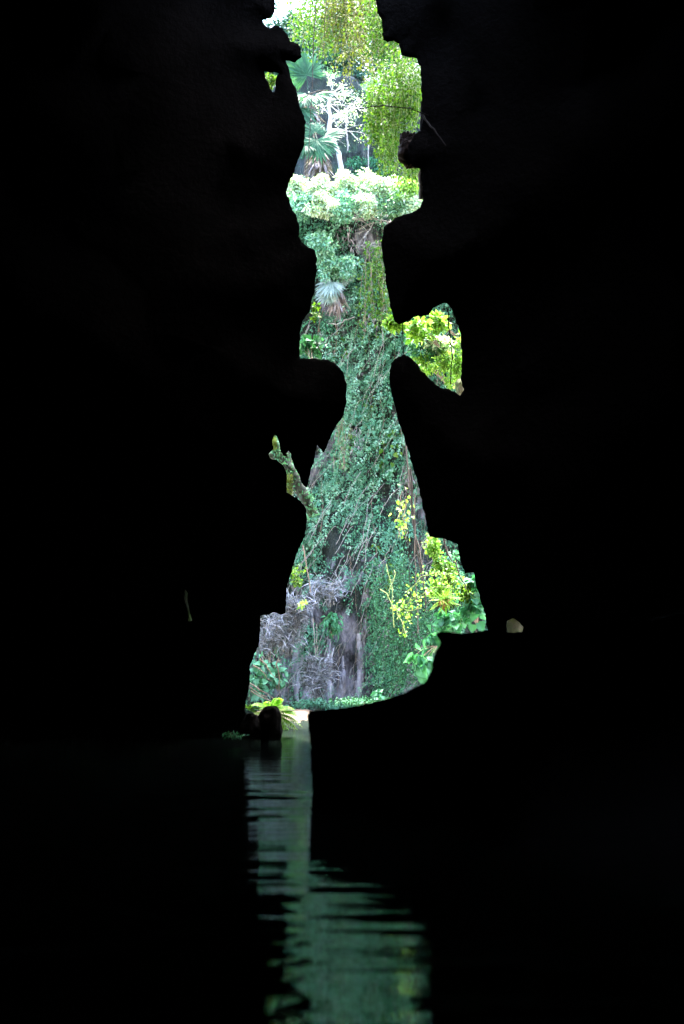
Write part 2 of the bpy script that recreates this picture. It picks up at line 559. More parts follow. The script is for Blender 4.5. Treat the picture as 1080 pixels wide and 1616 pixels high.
RIGHT = [(490, -70), (578, -52), (593.6, 0), (595, 18), (603, 33), (605, 63), (612, 67), (621, 64), (630, 68), (634, 88), (647, 91), (658, 93), (663.5, 105), (665, 134), (666, 169), (668, 186),
         (665, 205), (654, 214), (646, 228), (644, 245), (650, 262), (664, 268), (665, 285), (667, 300), (668, 315), (663, 328), (647, 337), (627, 342), (607, 357), (602, 383), (604, 403), (608, 433), (613, 467), (618, 490), (622, 505), (630, 512.5), (638, 510),
         (653, 500), (677, 497), (684, 487), (703, 477), (713, 487), (720, 507), (728, 528), (728, 541), (729, 573), (728, 600), (732, 614), (726, 624), (716, 617), (693, 611), (683, 602), (667, 587), (657, 571), (647, 563), (637, 560.5), (627, 564),
         (618, 573), (614, 593), (617, 613), (622, 637), (630, 667), (637, 688), (647, 720), (658, 757), (667, 797), (675, 835), (678, 847), (700, 850), (718, 856), (722, 860), (728, 889), (733, 904), (747, 904), (752, 926), (758, 942), (767, 976), (771, 1010),
         (772, 1400), (2700, 1500), (2700, -800), (490, -800)]
HOLE_C = [(800, 981), (806, 977), (813, 976), (818, 982), (827, 990), (824, 998), (812, 998), (800, 997)]
LEDGE = [(485, 1128), (489, 1122), (496, 1121.5), (510, 1121), (527, 1119), (558, 1115), (593, 1106.5), (629, 1097), (660, 1083), (676, 1071), (682, 1053), (684, 1035), (693, 1020), (696, 1014), (689, 1003), (691, 997), (700, 996), (718, 998), (736, 999), (752, 997), (769, 994),
         (790, 999), (830, 1000), (1000, 980), (1500, 900), (2700, 860), (2700, 2300), (505, 2300), (495, 1400), (493, 1250), (491, 1215), (490, 1165), (488, 1148)]

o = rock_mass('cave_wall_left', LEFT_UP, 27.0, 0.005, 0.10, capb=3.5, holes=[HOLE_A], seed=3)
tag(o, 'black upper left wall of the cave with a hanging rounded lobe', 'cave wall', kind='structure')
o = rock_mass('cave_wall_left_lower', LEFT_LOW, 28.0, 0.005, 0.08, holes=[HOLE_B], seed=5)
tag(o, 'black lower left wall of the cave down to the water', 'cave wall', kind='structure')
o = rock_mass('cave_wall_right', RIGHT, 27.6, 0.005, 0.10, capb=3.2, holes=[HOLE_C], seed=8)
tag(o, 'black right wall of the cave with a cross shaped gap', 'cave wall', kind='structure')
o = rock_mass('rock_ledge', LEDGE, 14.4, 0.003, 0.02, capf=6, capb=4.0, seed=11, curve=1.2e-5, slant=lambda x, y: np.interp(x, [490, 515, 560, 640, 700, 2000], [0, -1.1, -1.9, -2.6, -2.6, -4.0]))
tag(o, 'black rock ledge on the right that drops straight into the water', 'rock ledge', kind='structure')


def cave_shell():
    m = MB()
    ys = np.linspace(-16, 25.5, 40)
    k = 72
    an = np.arange(k) * 2 * math.pi / k
    V = []
    for y in ys:
        e = min(1.0, math.sqrt(max(0.0, (y + 16.4) / 9))) if y < -7 else 1.0
        hw = 14.0 * e; hh = 17.5 * e
        x = hw * np.sign(np.cos(an)) * np.abs(np.cos(an)) ** .8
        z = np.where(np.sin(an) > 0, hh, 3.4) * np.sign(np.sin(an)) * np.abs(np.sin(an)) ** .8
        n = 1 + 0.28 * (fbm(np.cos(an) * 2.2 + 9, np.sin(an) * 2.2 + 9, y * .16, 21, 5) - .5)
        V.append(np.stack([x * n, np.full(k, y), z * n + .2], 1))
    V = np.array(V)
    q = []
    for i in range(len(ys) - 1):
        for j in range(k):
            q.append((i * k + j, (i + 1) * k + j, (i + 1) * k + (j + 1) % k, i * k + (j + 1) % k))
    m.add(V.reshape(-1, 3), q)
    c = np.concatenate([[V[0].mean(0) + (0, -.6, 0)], V[0]])
    m.add(c, [(0, 1 + j, 1 + (j + 1) % k) for j in range(k)])
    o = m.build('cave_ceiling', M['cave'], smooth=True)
    tag(o, 'dark rock vault of the river cave over the water', 'cave ceiling', kind='structure')


cave_shell()

# ------------------------------------------------------------------ water, river bed, sand bank
def sheet(xs, ys, zf):
    gx, gy = np.meshgrid(xs, ys)
    V = np.stack([gx, gy, zf(gx, gy)], -1).reshape(-1, 3)
    nx, ny = len(xs), len(ys)
    i = (np.arange(ny - 1)[:, None] * nx + np.arange(nx - 1)[None]).ravel()
    return V, np.stack([i, i + 1, i + nx + 1, i + nx], 1)


def wake(x, y):
    z = 0.0
    for yc, a, s, sl in ((11.9, .006, .13, .07), (12.7, .005, .12, .16), (13.6, .013, .16, -.16), (14.3, .008, .13, -.26), (15.6, .006, .2, .04), (17.4, .004, .3, -.02)):
        c = yc + sl * x + .12 * (vn(x * .8, yc, 0, 5) - .5) * 2
        z = z + a * (0.6 + .8 * vn(x * .6 + 5, yc, 0, 6)) * np.exp(-((y - c) / s) ** 2)
    k = np.clip((10.5 - y) / 3.0, 0, 1)
    z = z + k * (.0085 * (fbm(x * .75, y * 3.0, 0, 15, 3) - .5) + .0042 * (vn(x * 1.2, y * 7.5, 0, 16) - .5))
    return z


m = MB()
ys = np.concatenate([np.arange(-17, 3, 1.0), np.arange(3, 19, .035), np.arange(19, 32, .1), np.arange(32, 75.1, 1.0)])
xs = np.concatenate([np.arange(-40, -3, 2.0), np.arange(-3, 4, .12), np.arange(4, 41, 2.0)])
V, Q = sheet(xs, ys, wake)
m.add(V, Q)
o = m.build('water', M['water'], smooth=True)
tag(o, 'dark calm river water with faint ripples and green reflections', 'water', kind='structure')

m = MB()
xs = np.concatenate([[-140, -60], np.arange(-24, 25, 3.0), [60, 140]])
ys = np.concatenate([[-100], np.arange(-30, 40, 5.0), [60, 120, 260]])
V, Q = sheet(xs, ys, lambda x, y: -1.3 + .3 * fbm(x * .3, y * .3, 0, 4))
m.add(V, Q)
tag(m.build('ground', M['soil_or_gap_dark'], smooth=True), 'muddy river bed under the water', 'ground', kind='structure')

m = MB()
xs = np.arange(-2.7, 0.2, .1); ys = np.arange(36, 51.2, .2)


def sandz(x, y):
    edge = np.clip((y - 40.0 - .35 * (x + 1.5) + 1.2 * (fbm(x * .8, y * .3, 0, 31) - .5)) / 5.0, -0.6, 1)
    side = np.clip(np.minimum((-.7 - x) / .5, (50.3 - y) / .8), -0.6, 1)
    return np.minimum(edge, side) * .16 - .02 + .05 * (fbm(x * 1.5, y * 1.5, 0, 33) - .5)


V, Q = sheet(xs, ys, sandz)
m.add(V, Q)
tag(m.build('sand_bank', M['sand'], smooth=True), 'strip of sunlit peach sand at the far end of the water', 'sand bank', kind='structure')

M['gravel'] = rock_mat('bounce_gravel', [(0.3, (0.28, 0.25, 0.20)), (0.7, (0.52, 0.48, 0.41))], 3.0)  # for unseen banks added to bounce sunlight up the cliff
for xa, xb, lab in ((1.3, 17.0, 'unseen gravel bank added behind the rock ledge to bounce light'), (-17.0, -4.6, 'unseen gravel bank added behind the left cave wall to bounce light')):
    m = MB()
    V, Q = sheet(np.linspace(xa, xb, 60), np.arange(32.0, 49.6, .3), lambda x, y: .12 * np.clip(np.minimum.reduce([(x - xa) / .8, (xb - x) / .8, (y - 32) / 1.5, (49.4 - y) / 1.0]), -.4, 1) - .01 + .04 * (fbm(x * 2, y * 2, 0, 35) - .5))
    m.add(V, Q)
    tag(m.build('bounce_bank', M['gravel'], smooth=True), lab, 'added gravel bank', kind='structure')

# ------------------------------------------------------------------ the cliff across the gorge
_z = np.array([-3, 0, 3, 5, 9, 13, 16, 17.5, 18.8, 19.3, 19.5, 19.8, 22.5, 25.0, 26.3, 26.7, 29, 33, 40.])
_y = np.array([55.5, 55.3, 55.6, 55.2, 55.5, 55.0, 54.2, 53.6, 53.0, 53.2, 56.0, 59.3, 59.2, 58.6, 58.1, 60.5, 66, 72, 90.])


def cliffY(x, z):
    x = np.asarray(x, float); z = np.asarray(z, float)
    y = np.interp(z + np.clip((z - 20.5) / 3, 0, 1) * 3.2 * (fbm(x * .55, 3.3, 0, 40, 3) - .5), _z, _y)
    y = y - .045 * np.clip(np.abs(x - .5) - 7, 0, None) ** 2
    lip = 1 - .75 * np.exp(-((z - 18.8) / 2.2) ** 2)
    y = y + lip * 1.5 * (fbm(x * .35, z * .22, 0, 41, 3) - .5) + .9 * (fbm(x * 1.2, z * .35, 0, 43, 4) - .5) + .3 * (fbm(x * 3.5, z * 1.6, 0, 45, 3) - .5)
    return y


def ellmask(px, py, L):
    r = np.zeros(len(px))
    for cx, cy, rx, ry, a in L:
        d = ((px - cx) / rx) ** 2 + ((py - cy) / ry) ** 2
        r = np.maximum(r, a * np.clip(1.6 - d * 1.2, 0, 1))
    return r


BARE = [(545, 1050, 42, 80, .95), (500, 1070, 40, 50, .85), (430, 1040, 60, 90, .8), (480, 960, 60, 45, .7), (515, 705, 18, 50, .42), (552, 735, 16, 34, .5), (545, 905, 34, 34, .45), (580, 385, 28, 26, .95), (528, 478, 34, 40, .6),
        (585, 955, 22, 30, .5), (645, 1030, 50, 75, .65), (600, 930, 16, 40, .45), (560, 880, 30, 14, .4), (530, 650, 10, 30, .4), (625, 660, 10, 30, .4), (570, 820, 20, 10, .4), (668, 850, 14, 110, .6), (495, 745, 14, 40, .4), (535, 800, 22, 14, .35)]


m = MB()
xs = np.concatenate([np.arange(-22, -7, .5), np.arange(-7, 9, .09), np.arange(9, 22.1, .5)])
zs = np.concatenate([np.arange(-2.5, 27, .1), np.arange(27, 40.1, .5)])
gx, gz = np.meshgrid(xs, zs)
V = np.stack([gx, cliffY(gx, gz), gz], -1).reshape(-1, 3)
nx = len(xs)
i = (np.arange(len(zs) - 1)[:, None] * nx + np.arange(nx - 1)[None]).ravel()
Q = np.stack([i, i + 1, i + nx + 1, i + nx], 1)
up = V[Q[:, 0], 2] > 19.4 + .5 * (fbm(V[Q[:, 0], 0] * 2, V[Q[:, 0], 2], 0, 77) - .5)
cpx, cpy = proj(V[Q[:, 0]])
soil_or_gap_dark = (ellmask(cpx, cpy, BARE) - .6 * np.exp(-((cpx - 425) / 32) ** 2) - .35 * np.exp(-((cpx - 525) / 45) ** 2 - ((cpy - 480) / 50) ** 2) + .45 * np.exp(-((cpx - 540) / 45) ** 2 - ((cpy - 1050) / 75) ** 2) + 1.1 * (fbm(V[Q[:, 0], 0] * 1.6, V[Q[:, 0], 2] * 1.6, 0, 78) - .5) < .38) & ~up  # rock outside the bare patches takes the painted gap shade
m.add(V, Q[~up & ~soil_or_gap_dark])
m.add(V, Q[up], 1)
m.add(V, Q[soil_or_gap_dark], 2)
# top of the hill behind
V, Q = sheet(np.arange(-60, 61, 6.0), np.arange(66, 200, 6.0), lambda x, y: 24.5 + .10 * (y - 66) + 2 * fbm(x * .1, y * .1, 0, 47))
m.add(V, Q)
tag(m.build('cliff', [M['cliff'], M['recess'], M['gaprock']], smooth=True), 'grey limestone cliff across the gorge, streaked and half covered in creeper', 'cliff', kind='structure')


def on_cliff(px, py, off=0.0):
    px = np.asarray(px, float); py = np.asarray(py, float)
    Y = np.full(np.broadcast(px, py).shape, 55.0)
    for _ in range(14):
        P = at(px, py, Y)
        Y = 0.5 * Y + 0.5 * cliffY(P[..., 0], P[..., 2])
    return at(px, py, Y - off)


# ------------------------------------------------------------------ creeper over the cliff (stuff)
def rnd(n, k=3):
    return R.normal(size=(n, k))


def wander(p0, p1, n, amp, sag=0.0):
    p0 = np.array(p0, float); p1 = np.array(p1, float)
    t = np.linspace(0, 1, n)[:, None]
    w_ = np.cumsum(R.normal(size=(n, 3)), 0)
    w_ = w_ - w_[0] - t * (w_[-1] - w_[0])
    P = p0 + (p1 - p0) * t + w_ * amp
    P[:, 2] -= sag * 4 * (t[:, 0] * (1 - t[:, 0]))
    return P


def creeper():
    m = MB()

    def layer(x, z, lo, lift):
        y = cliffY(x, z)
        P = np.stack([x, y, z], 1)
        px, py = proj(P)
        cov = .6 * fbm(x * 1.0, z * .5, 0, 51, 3) + .4 * fbm(x * 3.2, z * 1.3, 0, 53, 3)
        cov = cov + .16 * np.exp(-((px - 578) / 55) ** 2 - ((py - 610) / 100) ** 2)
        keep = R.random(len(x)) < np.clip((cov - lo) * 8, 0, 1) * (1 - ellmask(px, py, BARE))
        keep &= ~((z > 19.2) & (np.abs(x) < 6) & (R.random(len(x)) < .7))
        return P[keep], cov[keep]

    # a thin skin of leaves on the rock
    n = 26000
    x = np.concatenate([R.uniform(-7.5, 9.5, n), R.uniform(-20, 20, 22000)])
    z = np.concatenate([R.uniform(-.05, 19.2, n), R.uniform(0, 26, 22000)])
    P, cov = layer(x, z, .36, .1)
    n = len(P)
    P = P + rnd(n) * .03 - np.array([0, .1, 0])
    m.inst(LEAF, P, np.array([0, -.35, -.85]) + rnd(n) * .45, np.array([0, -.8, .6]) + rnd(n) * .4, R.uniform(.06, .12, n), wid=R.uniform(.8, 1.3, n))
    # bulging festoons: leaves on the outside of drooping lumps
    nc = 2300
    x = R.uniform(-7.2, 9.2, nc); z = R.uniform(.1, 19.0, nc)
    C, cov = layer(x, z, .355, 0)
    for c, cv in zip(C, cov):
        rr = R.uniform(.18, .62) * (.7 + .8 * (cv - .3))
        k = int(480 * rr ** 1.5)
        q = rnd(k); q /= np.linalg.norm(q, axis=1, keepdims=True)
        q[:, 1] = -np.abs(q[:, 1])
        q = q[q[:, 2] > R.uniform(-1.0, .5, k)]
        k = len(q)
        el = np.array([1.0, 1.5, R.uniform(1.0, 2.0)])
        rad = R.random(k)[:, None] ** .25
        lsz = R.uniform(.07, .155)
        D = np.array([0, -.25, -.8]) + q * .5 + rnd(k) * .35
        N = q * .8 + np.array([0, -.1, .55]) + rnd(k) * .3
        kind = R.random()
        if kind < .06:
            k2 = max(5, k // 4)
            m.inst(HEART, (c + q * rad * rr * el)[:k2], D[:k2], N[:k2], R.uniform(.14, .26, k2), 3 if kind < .02 else 0)
            continue
        if kind < .085:
            m.inst(NEEDLE, c + q * rad * rr * el, D - (0, 0, .8), N, lsz * R.uniform(1.2, 2.4, k), 4)
            continue
        m.inst(LEAF, c + q * rad * rr * el, D, N, lsz * R.uniform(.7, 1.25, k), wid=R.uniform(.8, 1.3, k) if R.random() < .45 else R.uniform(.3, .55, k))
    # feathery drooping sprays that stand off the rest
    ns = 4800
    x = R.uniform(-7.2, 9.2, ns); z = R.uniform(.8, 19.0, ns)
    C, cov = layer(x, z, .36, 0)
    pxs, pys = proj(C)
    for c, cv, bx, by in zip(C, cov, pxs, pys):
        hi = math.exp(-((bx - 575) / 95) ** 2 - ((by - 600) / 220) ** 2)  # pale sprays crowd here, painting the bright misty middle into leaf colour
        if R.random() > .35 + .6 * hi: continue
        L = R.uniform(.4, 1.5)
        dx = R.normal() * .3 - .45
        t_ = np.linspace(0, 1, 7)[:, None]
        P = c + np.array([0, -.15, .1]) + t_ * np.array([dx * L, -.55 * L * R.uniform(.4, 1), .25 * L]) - np.array([0, 0, 1]) * L * .95 * t_ ** 2
        n_ = int(26 * L) + 8
        u = R.random(n_) * 5.99
        i_ = u.astype(int); f_ = (u - i_)[:, None]
        Q = P[i_] * (1 - f_) + P[i_ + 1] * f_
        T = P[i_ + 1] - P[i_]; T /= np.linalg.norm(T, axis=1, keepdims=True)
        sd = np.cross(T, [0, -1.0, .3]) * R.choice([-1, 1], n_)[:, None]
        m.inst(LEAF, Q, sd + T * .7 + rnd(n_) * .2, np.array([0, -.7, .6]) + rnd(n_) * .25, R.uniform(.07, .14, n_), 2 if R.random() < .25 + .6 * hi else 0, wid=R.uniform(.5, .9, n_))
    # the thin stems it hangs by
    for _ in range(170):
        px_ = R.uniform(440, 720); py_ = R.uniform(500, 1080); L = R.uniform(25, 80)
        P0 = on_cliff(px_, py_, R.uniform(.5, .9)); P1 = on_cliff(px_ - L * R.uniform(.1, .9), py_ + L, R.uniform(.3, .8))
        m.tube(wander(P0, P1, 8, .03, -.12), R.uniform(.005, .011), 4, 5)
    for _ in range(110):
        x = R.uniform(-6, 8); z1 = R.uniform(2, 19); L = R.uniform(.8, 4.5)
        k = 9
        zz = np.linspace(z1, max(.1, z1 - L), k)
        xx = x + np.cumsum(R.normal(size=k) * .05)
        yy = cliffY(xx, zz) - R.uniform(.1, .55)
        a, b = proj(np.array([[x, yy[0], z1]]))
        m.tube(np.stack([xx, yy, zz], 1), R.uniform(.004, .010), 4, 1)
    return m.build('creeper', [M['ivy'], M['stem'], M['mint'], M['lime'], M['dead'], M['bark_pale']])


tag(creeper(), 'mass of teal green creeper hanging down the cliff face', 'creeper', kind='stuff')


# ------------------------------------------------------------------ plant builders
def clump_leaves(m, C, rad, n, size, tpl, updir=(0, -.3, .5), spread=.8, droop=.3, flat=.8):
    """leaves spread through a lump of foliage, tips pointing outward"""
    q = rnd(n); q /= np.linalg.norm(q, axis=1, keepdims=True)
    r = R.random(n) ** .45
    P = np.array(C) + q * r[:, None] * np.array(rad)
    D = q * spread + np.array([0, 0, -droop]) + rnd(n) * .35
    N = np.array(updir) + rnd(n) * (1 - flat + .25)
    m.inst(tpl, P, D, N, size * R.uniform(.65, 1.25, n), wid=R.uniform(.8, 1.2, n))


def shrub(name, label, cat, px, py, Y, rx, ry, n, size, mat, tpl=LEAF, clumps=9, base=None, stem=None, group=None, depth=.8, droop=.3, stem_r=.018):
    """px radius rx, ry; several lumps of leaves on branches that start at the base"""
    c = at(px, py, Y)
    s = Y / F_PX
    b = np.array(base if base is not None else (c[0], c[1] + .5 * depth * rx * s, c[2] - ry * s * .9))
    o = thing(name, label, cat, b, group)
    st = MB(); fo = MB()
    cs = []
    for k in range(clumps):
        a = R.uniform(0, 2 * math.pi); r = math.sqrt(R.random()) * .72
        cs.append(c + np.array([math.cos(a) * r * rx * s, R.uniform(-.5, .5) * depth * rx * s, math.sin(a) * r * ry * s]))
    for q in cs:
        st.tube(wander(b, q, 6, .04 * rx * s, -.05), np.linspace(stem_r, stem_r * .35, 6), 5)
        rr = R.uniform(.26, .46)
        clump_leaves(fo, q, (rr * rx * s * 1.15, rr * rx * s * depth, rr * ry * s * 1.05), int(n / clumps * R.uniform(.6, 1.4)), size, tpl, droop=droop)
    st.build('stem', stem or M['stem'], o, True)
    fo.build('foliage', mat, o)
    return o


def strand(m_st, m_fo, P, size, per, tpl, rad=.008, spread=.08, down=.6, kst=5):
    P = np.asarray(P, float)
    if m_st is not None: m_st.tube(P, rad, kst)
    L = np.linalg.norm(np.diff(P, axis=0), axis=1).sum()
    n = max(2, int(L * per))
    t = np.sort(R.random(n)) * (len(P) - 1)
    i = np.minimum(t.astype(int), len(P) - 2)
    f = (t - i)[:, None]
    Q = P[i] * (1 - f) + P[i + 1] * f + rnd(n) * spread
    D = np.array([0, -.2, -down]) + rnd(n) * .6
    N = np.array([0, -.6, .6]) + rnd(n) * .5
    m_fo.inst(tpl, Q, D, N, size * R.uniform(.6, 1.25, n), wid=R.uniform(.8, 1.2, n))


def hanging_vine(name, label, paths, size, per, mat, tpl=LEAF, group=None, rad=.01, spread=.08, cat='vine', stem=None, down=.6):
    o = thing(name, label, cat, paths[0][0], group)
    st = MB(); fo = MB()
    for P in paths:
        strand(st, fo, P, size, per, tpl, rad, spread, down)
    st.build('stem', stem or M['stem'], o, True)
    fo.build('foliage', mat, o)
    return o


def liana(name, label, px0, py0, px1, py1, Y, rad, mat, amp=.02, cat='liana', group=None):
    P = wander(at(px0, py0, Y), at(px1, py1, Y), 14, amp)
    m_ = MB()
    m_.tube(P, rad * np.linspace(1.1, .8, 14), 6, wob=.3)
    return tag(m_.build(name, mat, smooth=True), label, cat, group)


def fan_blades(m, hub, axis, nrm, rad, n=26, span=250, droop=.28):
    axis = np.array(axis, float); axis /= np.linalg.norm(axis)
    nrm = np.array(nrm, float); nrm -= axis * nrm.dot(axis); nrm /= np.linalg.norm(nrm)
    sd = np.cross(axis, nrm)
    for k in range(n):
        a = math.radians((k / (n - 1) - .5) * span) + R.normal() * .02
        d = axis * math.cos(a) + sd * math.sin(a)
        L = rad * (0.72 + .28 * math.cos(a * .8)) * R.uniform(.92, 1.05)
        m.inst(blade(.075, droop * R.uniform(.6, 1.4), 4, .02), [hub], d, nrm, L)


def fan_palm(label, base, crown, fronds, skirt, rad_tr=.09, mat='palm', group='fan palms on the cliff'):
    """base and crown points; fronds: (hub, axis, normal, radius); skirt: number of dead blades"""
    o = thing('fan_palm', label, 'palm', base, group)
    t = MB()
    t.tube(wander(base, crown, 8, .02), np.linspace(rad_tr * 1.15, rad_tr * .8, 8), 8, wob=.25)
    t.build('trunk', M['bark'], o, True)
    crown = np.array(crown)
    for hub, ax, nr, rd in fronds:
        f = MB()
        fan_blades(f, np.array(hub), ax, nr, rd)
        f.tube(wander(crown, hub, 5, .01, -.03), .014, 5, 0)
        f.build('frond', M[mat], o)
    if skirt:
        s = MB()
        n = skirt
        a = R.uniform(0, 2 * math.pi, n)
        P = crown + np.stack([np.cos(a) * rad_tr * 1.2, np.sin(a) * rad_tr * 1.2, -R.random(n) * .55], 1)
        D = np.stack([np.cos(a) * .35, np.sin(a) * .3, -np.ones(n)], 1) + rnd(n) * .12
        s.inst(blade(.05, -.15, 4), P, D, np.stack([np.cos(a), np.sin(a), np.zeros(n)], 1), R.uniform(.45, .95, n))
        s.build('dead_skirt', M['dead'], o)
    return o


def twigs(m, p, d, L, r, depth, mat=0, spread=.55, k=5):
    d = np.array(d, float); d /= np.linalg.norm(d)
    P = [np.array(p, float)]
    for i in range(4):
        d = d + R.normal(size=3) * .12; d /= np.linalg.norm(d)
        P.append(P[-1] + d * L / 4)
    m.tube(P, np.linspace(r, r * .55, 5), k, mat)
    ends = [P[-1]]
    if depth > 0:
        for j in range(3 if depth > 1 else 2):
            q = P[R.integers(2, 5)]
            e = d + R.normal(size=3) * spread
            ends += twigs(m, q, e, L * R.uniform(.55, .8), r * .55, depth - 1, mat, spread, k)
    return ends


def crown_tree(name, label, base, top, trunk_r, crown_c, crown_r, n, size, mat, bark, clumps=14, tpl=LEAF, group=None, droop=.3, cat='tree'):
    o = thing(name, label, cat, base, group)
    t = MB(); c = MB()
    base = np.array(base, float); top = np.array(top, float); crown_c = np.array(crown_c, float); crown_r = np.array(crown_r, float)
    t.tube(wander(base, top, 9, .05), np.linspace(trunk_r, trunk_r * .5, 9), 8, wob=.2)
    for k in range(clumps):
        q = rnd(1)[0]; q /= np.linalg.norm(q)
        cc = crown_c + q * crown_r * R.uniform(.35, .85)
        t.tube(wander(top + (base - top) * R.random() * .35, cc, 5, .04), np.linspace(trunk_r * .35, trunk_r * .1, 5), 5)
        rr = R.uniform(.22, .42)
        clump_leaves(c, cc, crown_r * rr, int(n / clumps * R.uniform(.6, 1.4)), size, tpl, droop=droop)
    t.build('trunk', bark, o, True)
    c.build('crown', mat, o)
    return o


def fern(name, label, base, n, L, mat, dirs=None, group=None, cat='fern', width=.22):
    o = thing(name, label, cat, base, group)
    base = np.array(base, float)
    for k in range(n):
        a = 2 * math.pi * k / n + R.uniform(-.3, .3)
        d = np.array([math.cos(a), .6 * math.sin(a), R.uniform(.5, 1.3)]) if dirs is None else np.array(dirs[k], float)
        d /= np.linalg.norm(d)
        l = L * R.uniform(.75, 1.15)
        t = np.linspace(0, 1, 16)[:, None]
        P = base + d * l * t + np.array([0, 0, -1]) * l * .55 * t ** 2.2
        m_ = MB()
        m_.tube(P, np.linspace(.008, .002, 16), 4)
        T = np.gradient(P, axis=0); T /= np.linalg.norm(T, axis=1, keepdims=True)
        sd = np.cross(T, [0, 0, 1.0]); sd /= np.linalg.norm(sd, axis=1, keepdims=True) + 1e-9
        nm = np.cross(sd, T)
        for i in range(2, 16):
            wl = l * width * math.sin(math.pi * (i / 16) ** .7) + .02
            for s in (-1, 1):
                m_.inst(LANCE, [P[i]], sd[i] * s + T[i] * .55 - np.array([0, 0, .15]), nm[i], wl)
        m_.build('frond', mat, o)
    return o


# ------------------------------------------------------------------ trees and bushes on top of the cliff
for (px, py, Y, r, h, lab) in ((456, 92, 74, 3.2, 3.0, 'blue green tree beyond the cliff, farthest left at the cave gap'),
                               (535, 62, 84, 3.0, 3.6, 'distant rounded tree half hidden by the lime foliage'),
                               (560, 90, 72, 3.4, 3.2, 'dull green tree behind the middle of the lime foliage'),
                               (640, 60, 78, 4.0, 4.0, 'dark green tree behind the hanging curtain on the right'),
                               (366, 150, 80, 4.2, 4.2, 'blue green tree beyond the cliff, hidden mostly behind black rock')):
    c = at(px, py, Y)
    b = np.array([c[0] + .3, Y + .3, 24.0])
    crown_tree('tree', lab, b, c - (0, 0, .5 * h * .3), .22, c, (r, r * .8, h), 6500, .24, M['far'], M['bark'], 18, group='trees on top of the cliff')

# pale slender trunk tree with whitish twigs
b = on_cliff(540, 268, .15)
P = np.array([at(542, 285, 57.2), at(538, 262, 57.0), at(534, 240, 56.8), at(526, 222, 56.7), at(519, 204, 56.6), at(522, 185, 56.5), at(518, 165, 56.4), at(522, 150, 56.4)])
o = thing('bare_tree', 'pale bent slender trunk with whitish leafless branches on the ledge', 'tree', P[0])
t = MB(); t.tube(P, np.array([.11, .10, .10, .085, .10, .075, .06, .045]), 8, wob=.3); t.build('trunk', M['bone'], o, True)
t = MB()
fo = MB()
for k in range(15):
    s = P[R.integers(4, 8)]
    e = twigs(t, s, (R.uniform(-.6, 1.6), R.uniform(-.5, .3), R.uniform(-.2, .6)), R.uniform(.5, 1.05), .019, 2, spread=.6)
    for q in e:
        clump_leaves(fo, q, (.14, .14, .12), 4, .08, LEAF)
t.build('branch', M['bone'], o, True)
fo.build('foliage', M['sunglare'], o)

# white lit twig bushes at the rim of the recess
for px, py, r, lab in ((560, 150, 30, 'whitish twiggy bush at the rim of the dark recess'), (520, 128, 26, 'pale leafy bush beside the top of the bent pale trunk'), (590, 135, 24, 'pale green bush behind the right curtain at the recess rim')):
    shrub('shrub', lab, 'shrub', px, py, 58.5, r, r * .8, 520, .10, M['pale'], LEAF, 10, stem=M['bone'], group='bushes at the recess rim', stem_r=.035, base=at(px, py + 26, 60.0))

for px, py, r_, lab in ((562, 262, 16, 'small teal plant at the foot of the dark recess'), (598, 256, 20, 'teal bush at the foot of the recess beside the green curtain'), (598, 205, 16, 'teal bush hanging on the recess wall behind the long thin root')):
    shrub('shrub', lab, 'shrub', px, py, 58.0, r_, r_, 420, .12, M['teal'], LEAF, 7, stem_r=.012, base=at(px, py + 8, 59.3), group='plants in the dark recess')
# hanging roots in the recess
liana('hanging_root', 'short pale knobbly root hanging in front of the dark recess', 547, 182, 549, 238, 57.5, .035, M['bark_pale'], .02, 'root', 'pale roots in the recess')
liana('hanging_root', 'long thin straight pale root hanging beside the green curtain', 581, 178, 582, 274, 57.0, .026, M['bark_pale'], .006, 'root', 'pale roots in the recess')
liana('liana', 'long dark liana hanging down in front of the upper fan palm, left one', 503, -40, 486, 275, 34, .010, M['stem_dark'], .012)
liana('liana', 'thin dark liana hanging through the lime foliage, right one of two', 517, -40, 509, 112, 35, .008, M['stem_dark'], .012)

# dark twig with leaves reaching from the left rock
P = wander(at(452, 178, 30), at(520, 143, 30.5), 10, .01, -.16)
hanging_vine('twig', 'dark arching twig with few green leaves reaching from the left rock', [P], .10, 9, M['green'], rad=.012, spread=.06, cat='twig', stem=M['stem_dark'])

# ------------------------------------------------------------------ fan palms
def pp(px, py, Y): return at(px, py, Y)


fan_palm('fan palm with one big fan leaf facing us above a dead grey skirt', pp(505, 300, 54.2), pp(503, 232, 53.2),
         [(pp(501, 222, 52.8), (0.05, -.35, -.8), (-.1, -.9, .35), 1.02), (pp(486, 226, 53.0), (-.7, -.3, -.4), (-.2, -.6, .7), .8), (pp(516, 215, 53.4), (.75, -.2, .3), (.1, -.7, .7), .75),
          (pp(497, 208, 53.6), (-.2, .2, .9), (0, -.9, .2), .65)], 260)
fan_palm('fan palm against the left rock with teal fans over hanging dead fronds', pp(482, 292, 56.0), pp(489, 166, 54.6),
         [(pp(482, 150, 54.2), (-.5, -.4, -.3), (-.2, -.8, .5), 1.0), (pp(474, 172, 54.0), (-.5, -.3, -.8), (-.1, -.9, .3), 1.0), (pp(484, 118, 54.8), (-.3, -.2, .6), (-.1, -.9, .4), 1.15),
          (pp(501, 150, 54.4), (.8, -.3, .1), (.1, -.7, .7), .8)], 200)
fan_palm('small whitish fan palm low on the cliff face beside pale dead fronds', pp(534, 492, 54.0), pp(532, 450, 53.3),
         [(pp(524, 446, 52.8), (-.6, -.4, -.6), (-.2, -.85, .5), .78), (pp(520, 462, 52.9), (-.8, -.3, -.5), (-.1, -.9, .4), .62), (pp(541, 440, 53.1), (.6, -.2, .5), (0, -.7, .6), .5)], 70, mat='palm_pale')

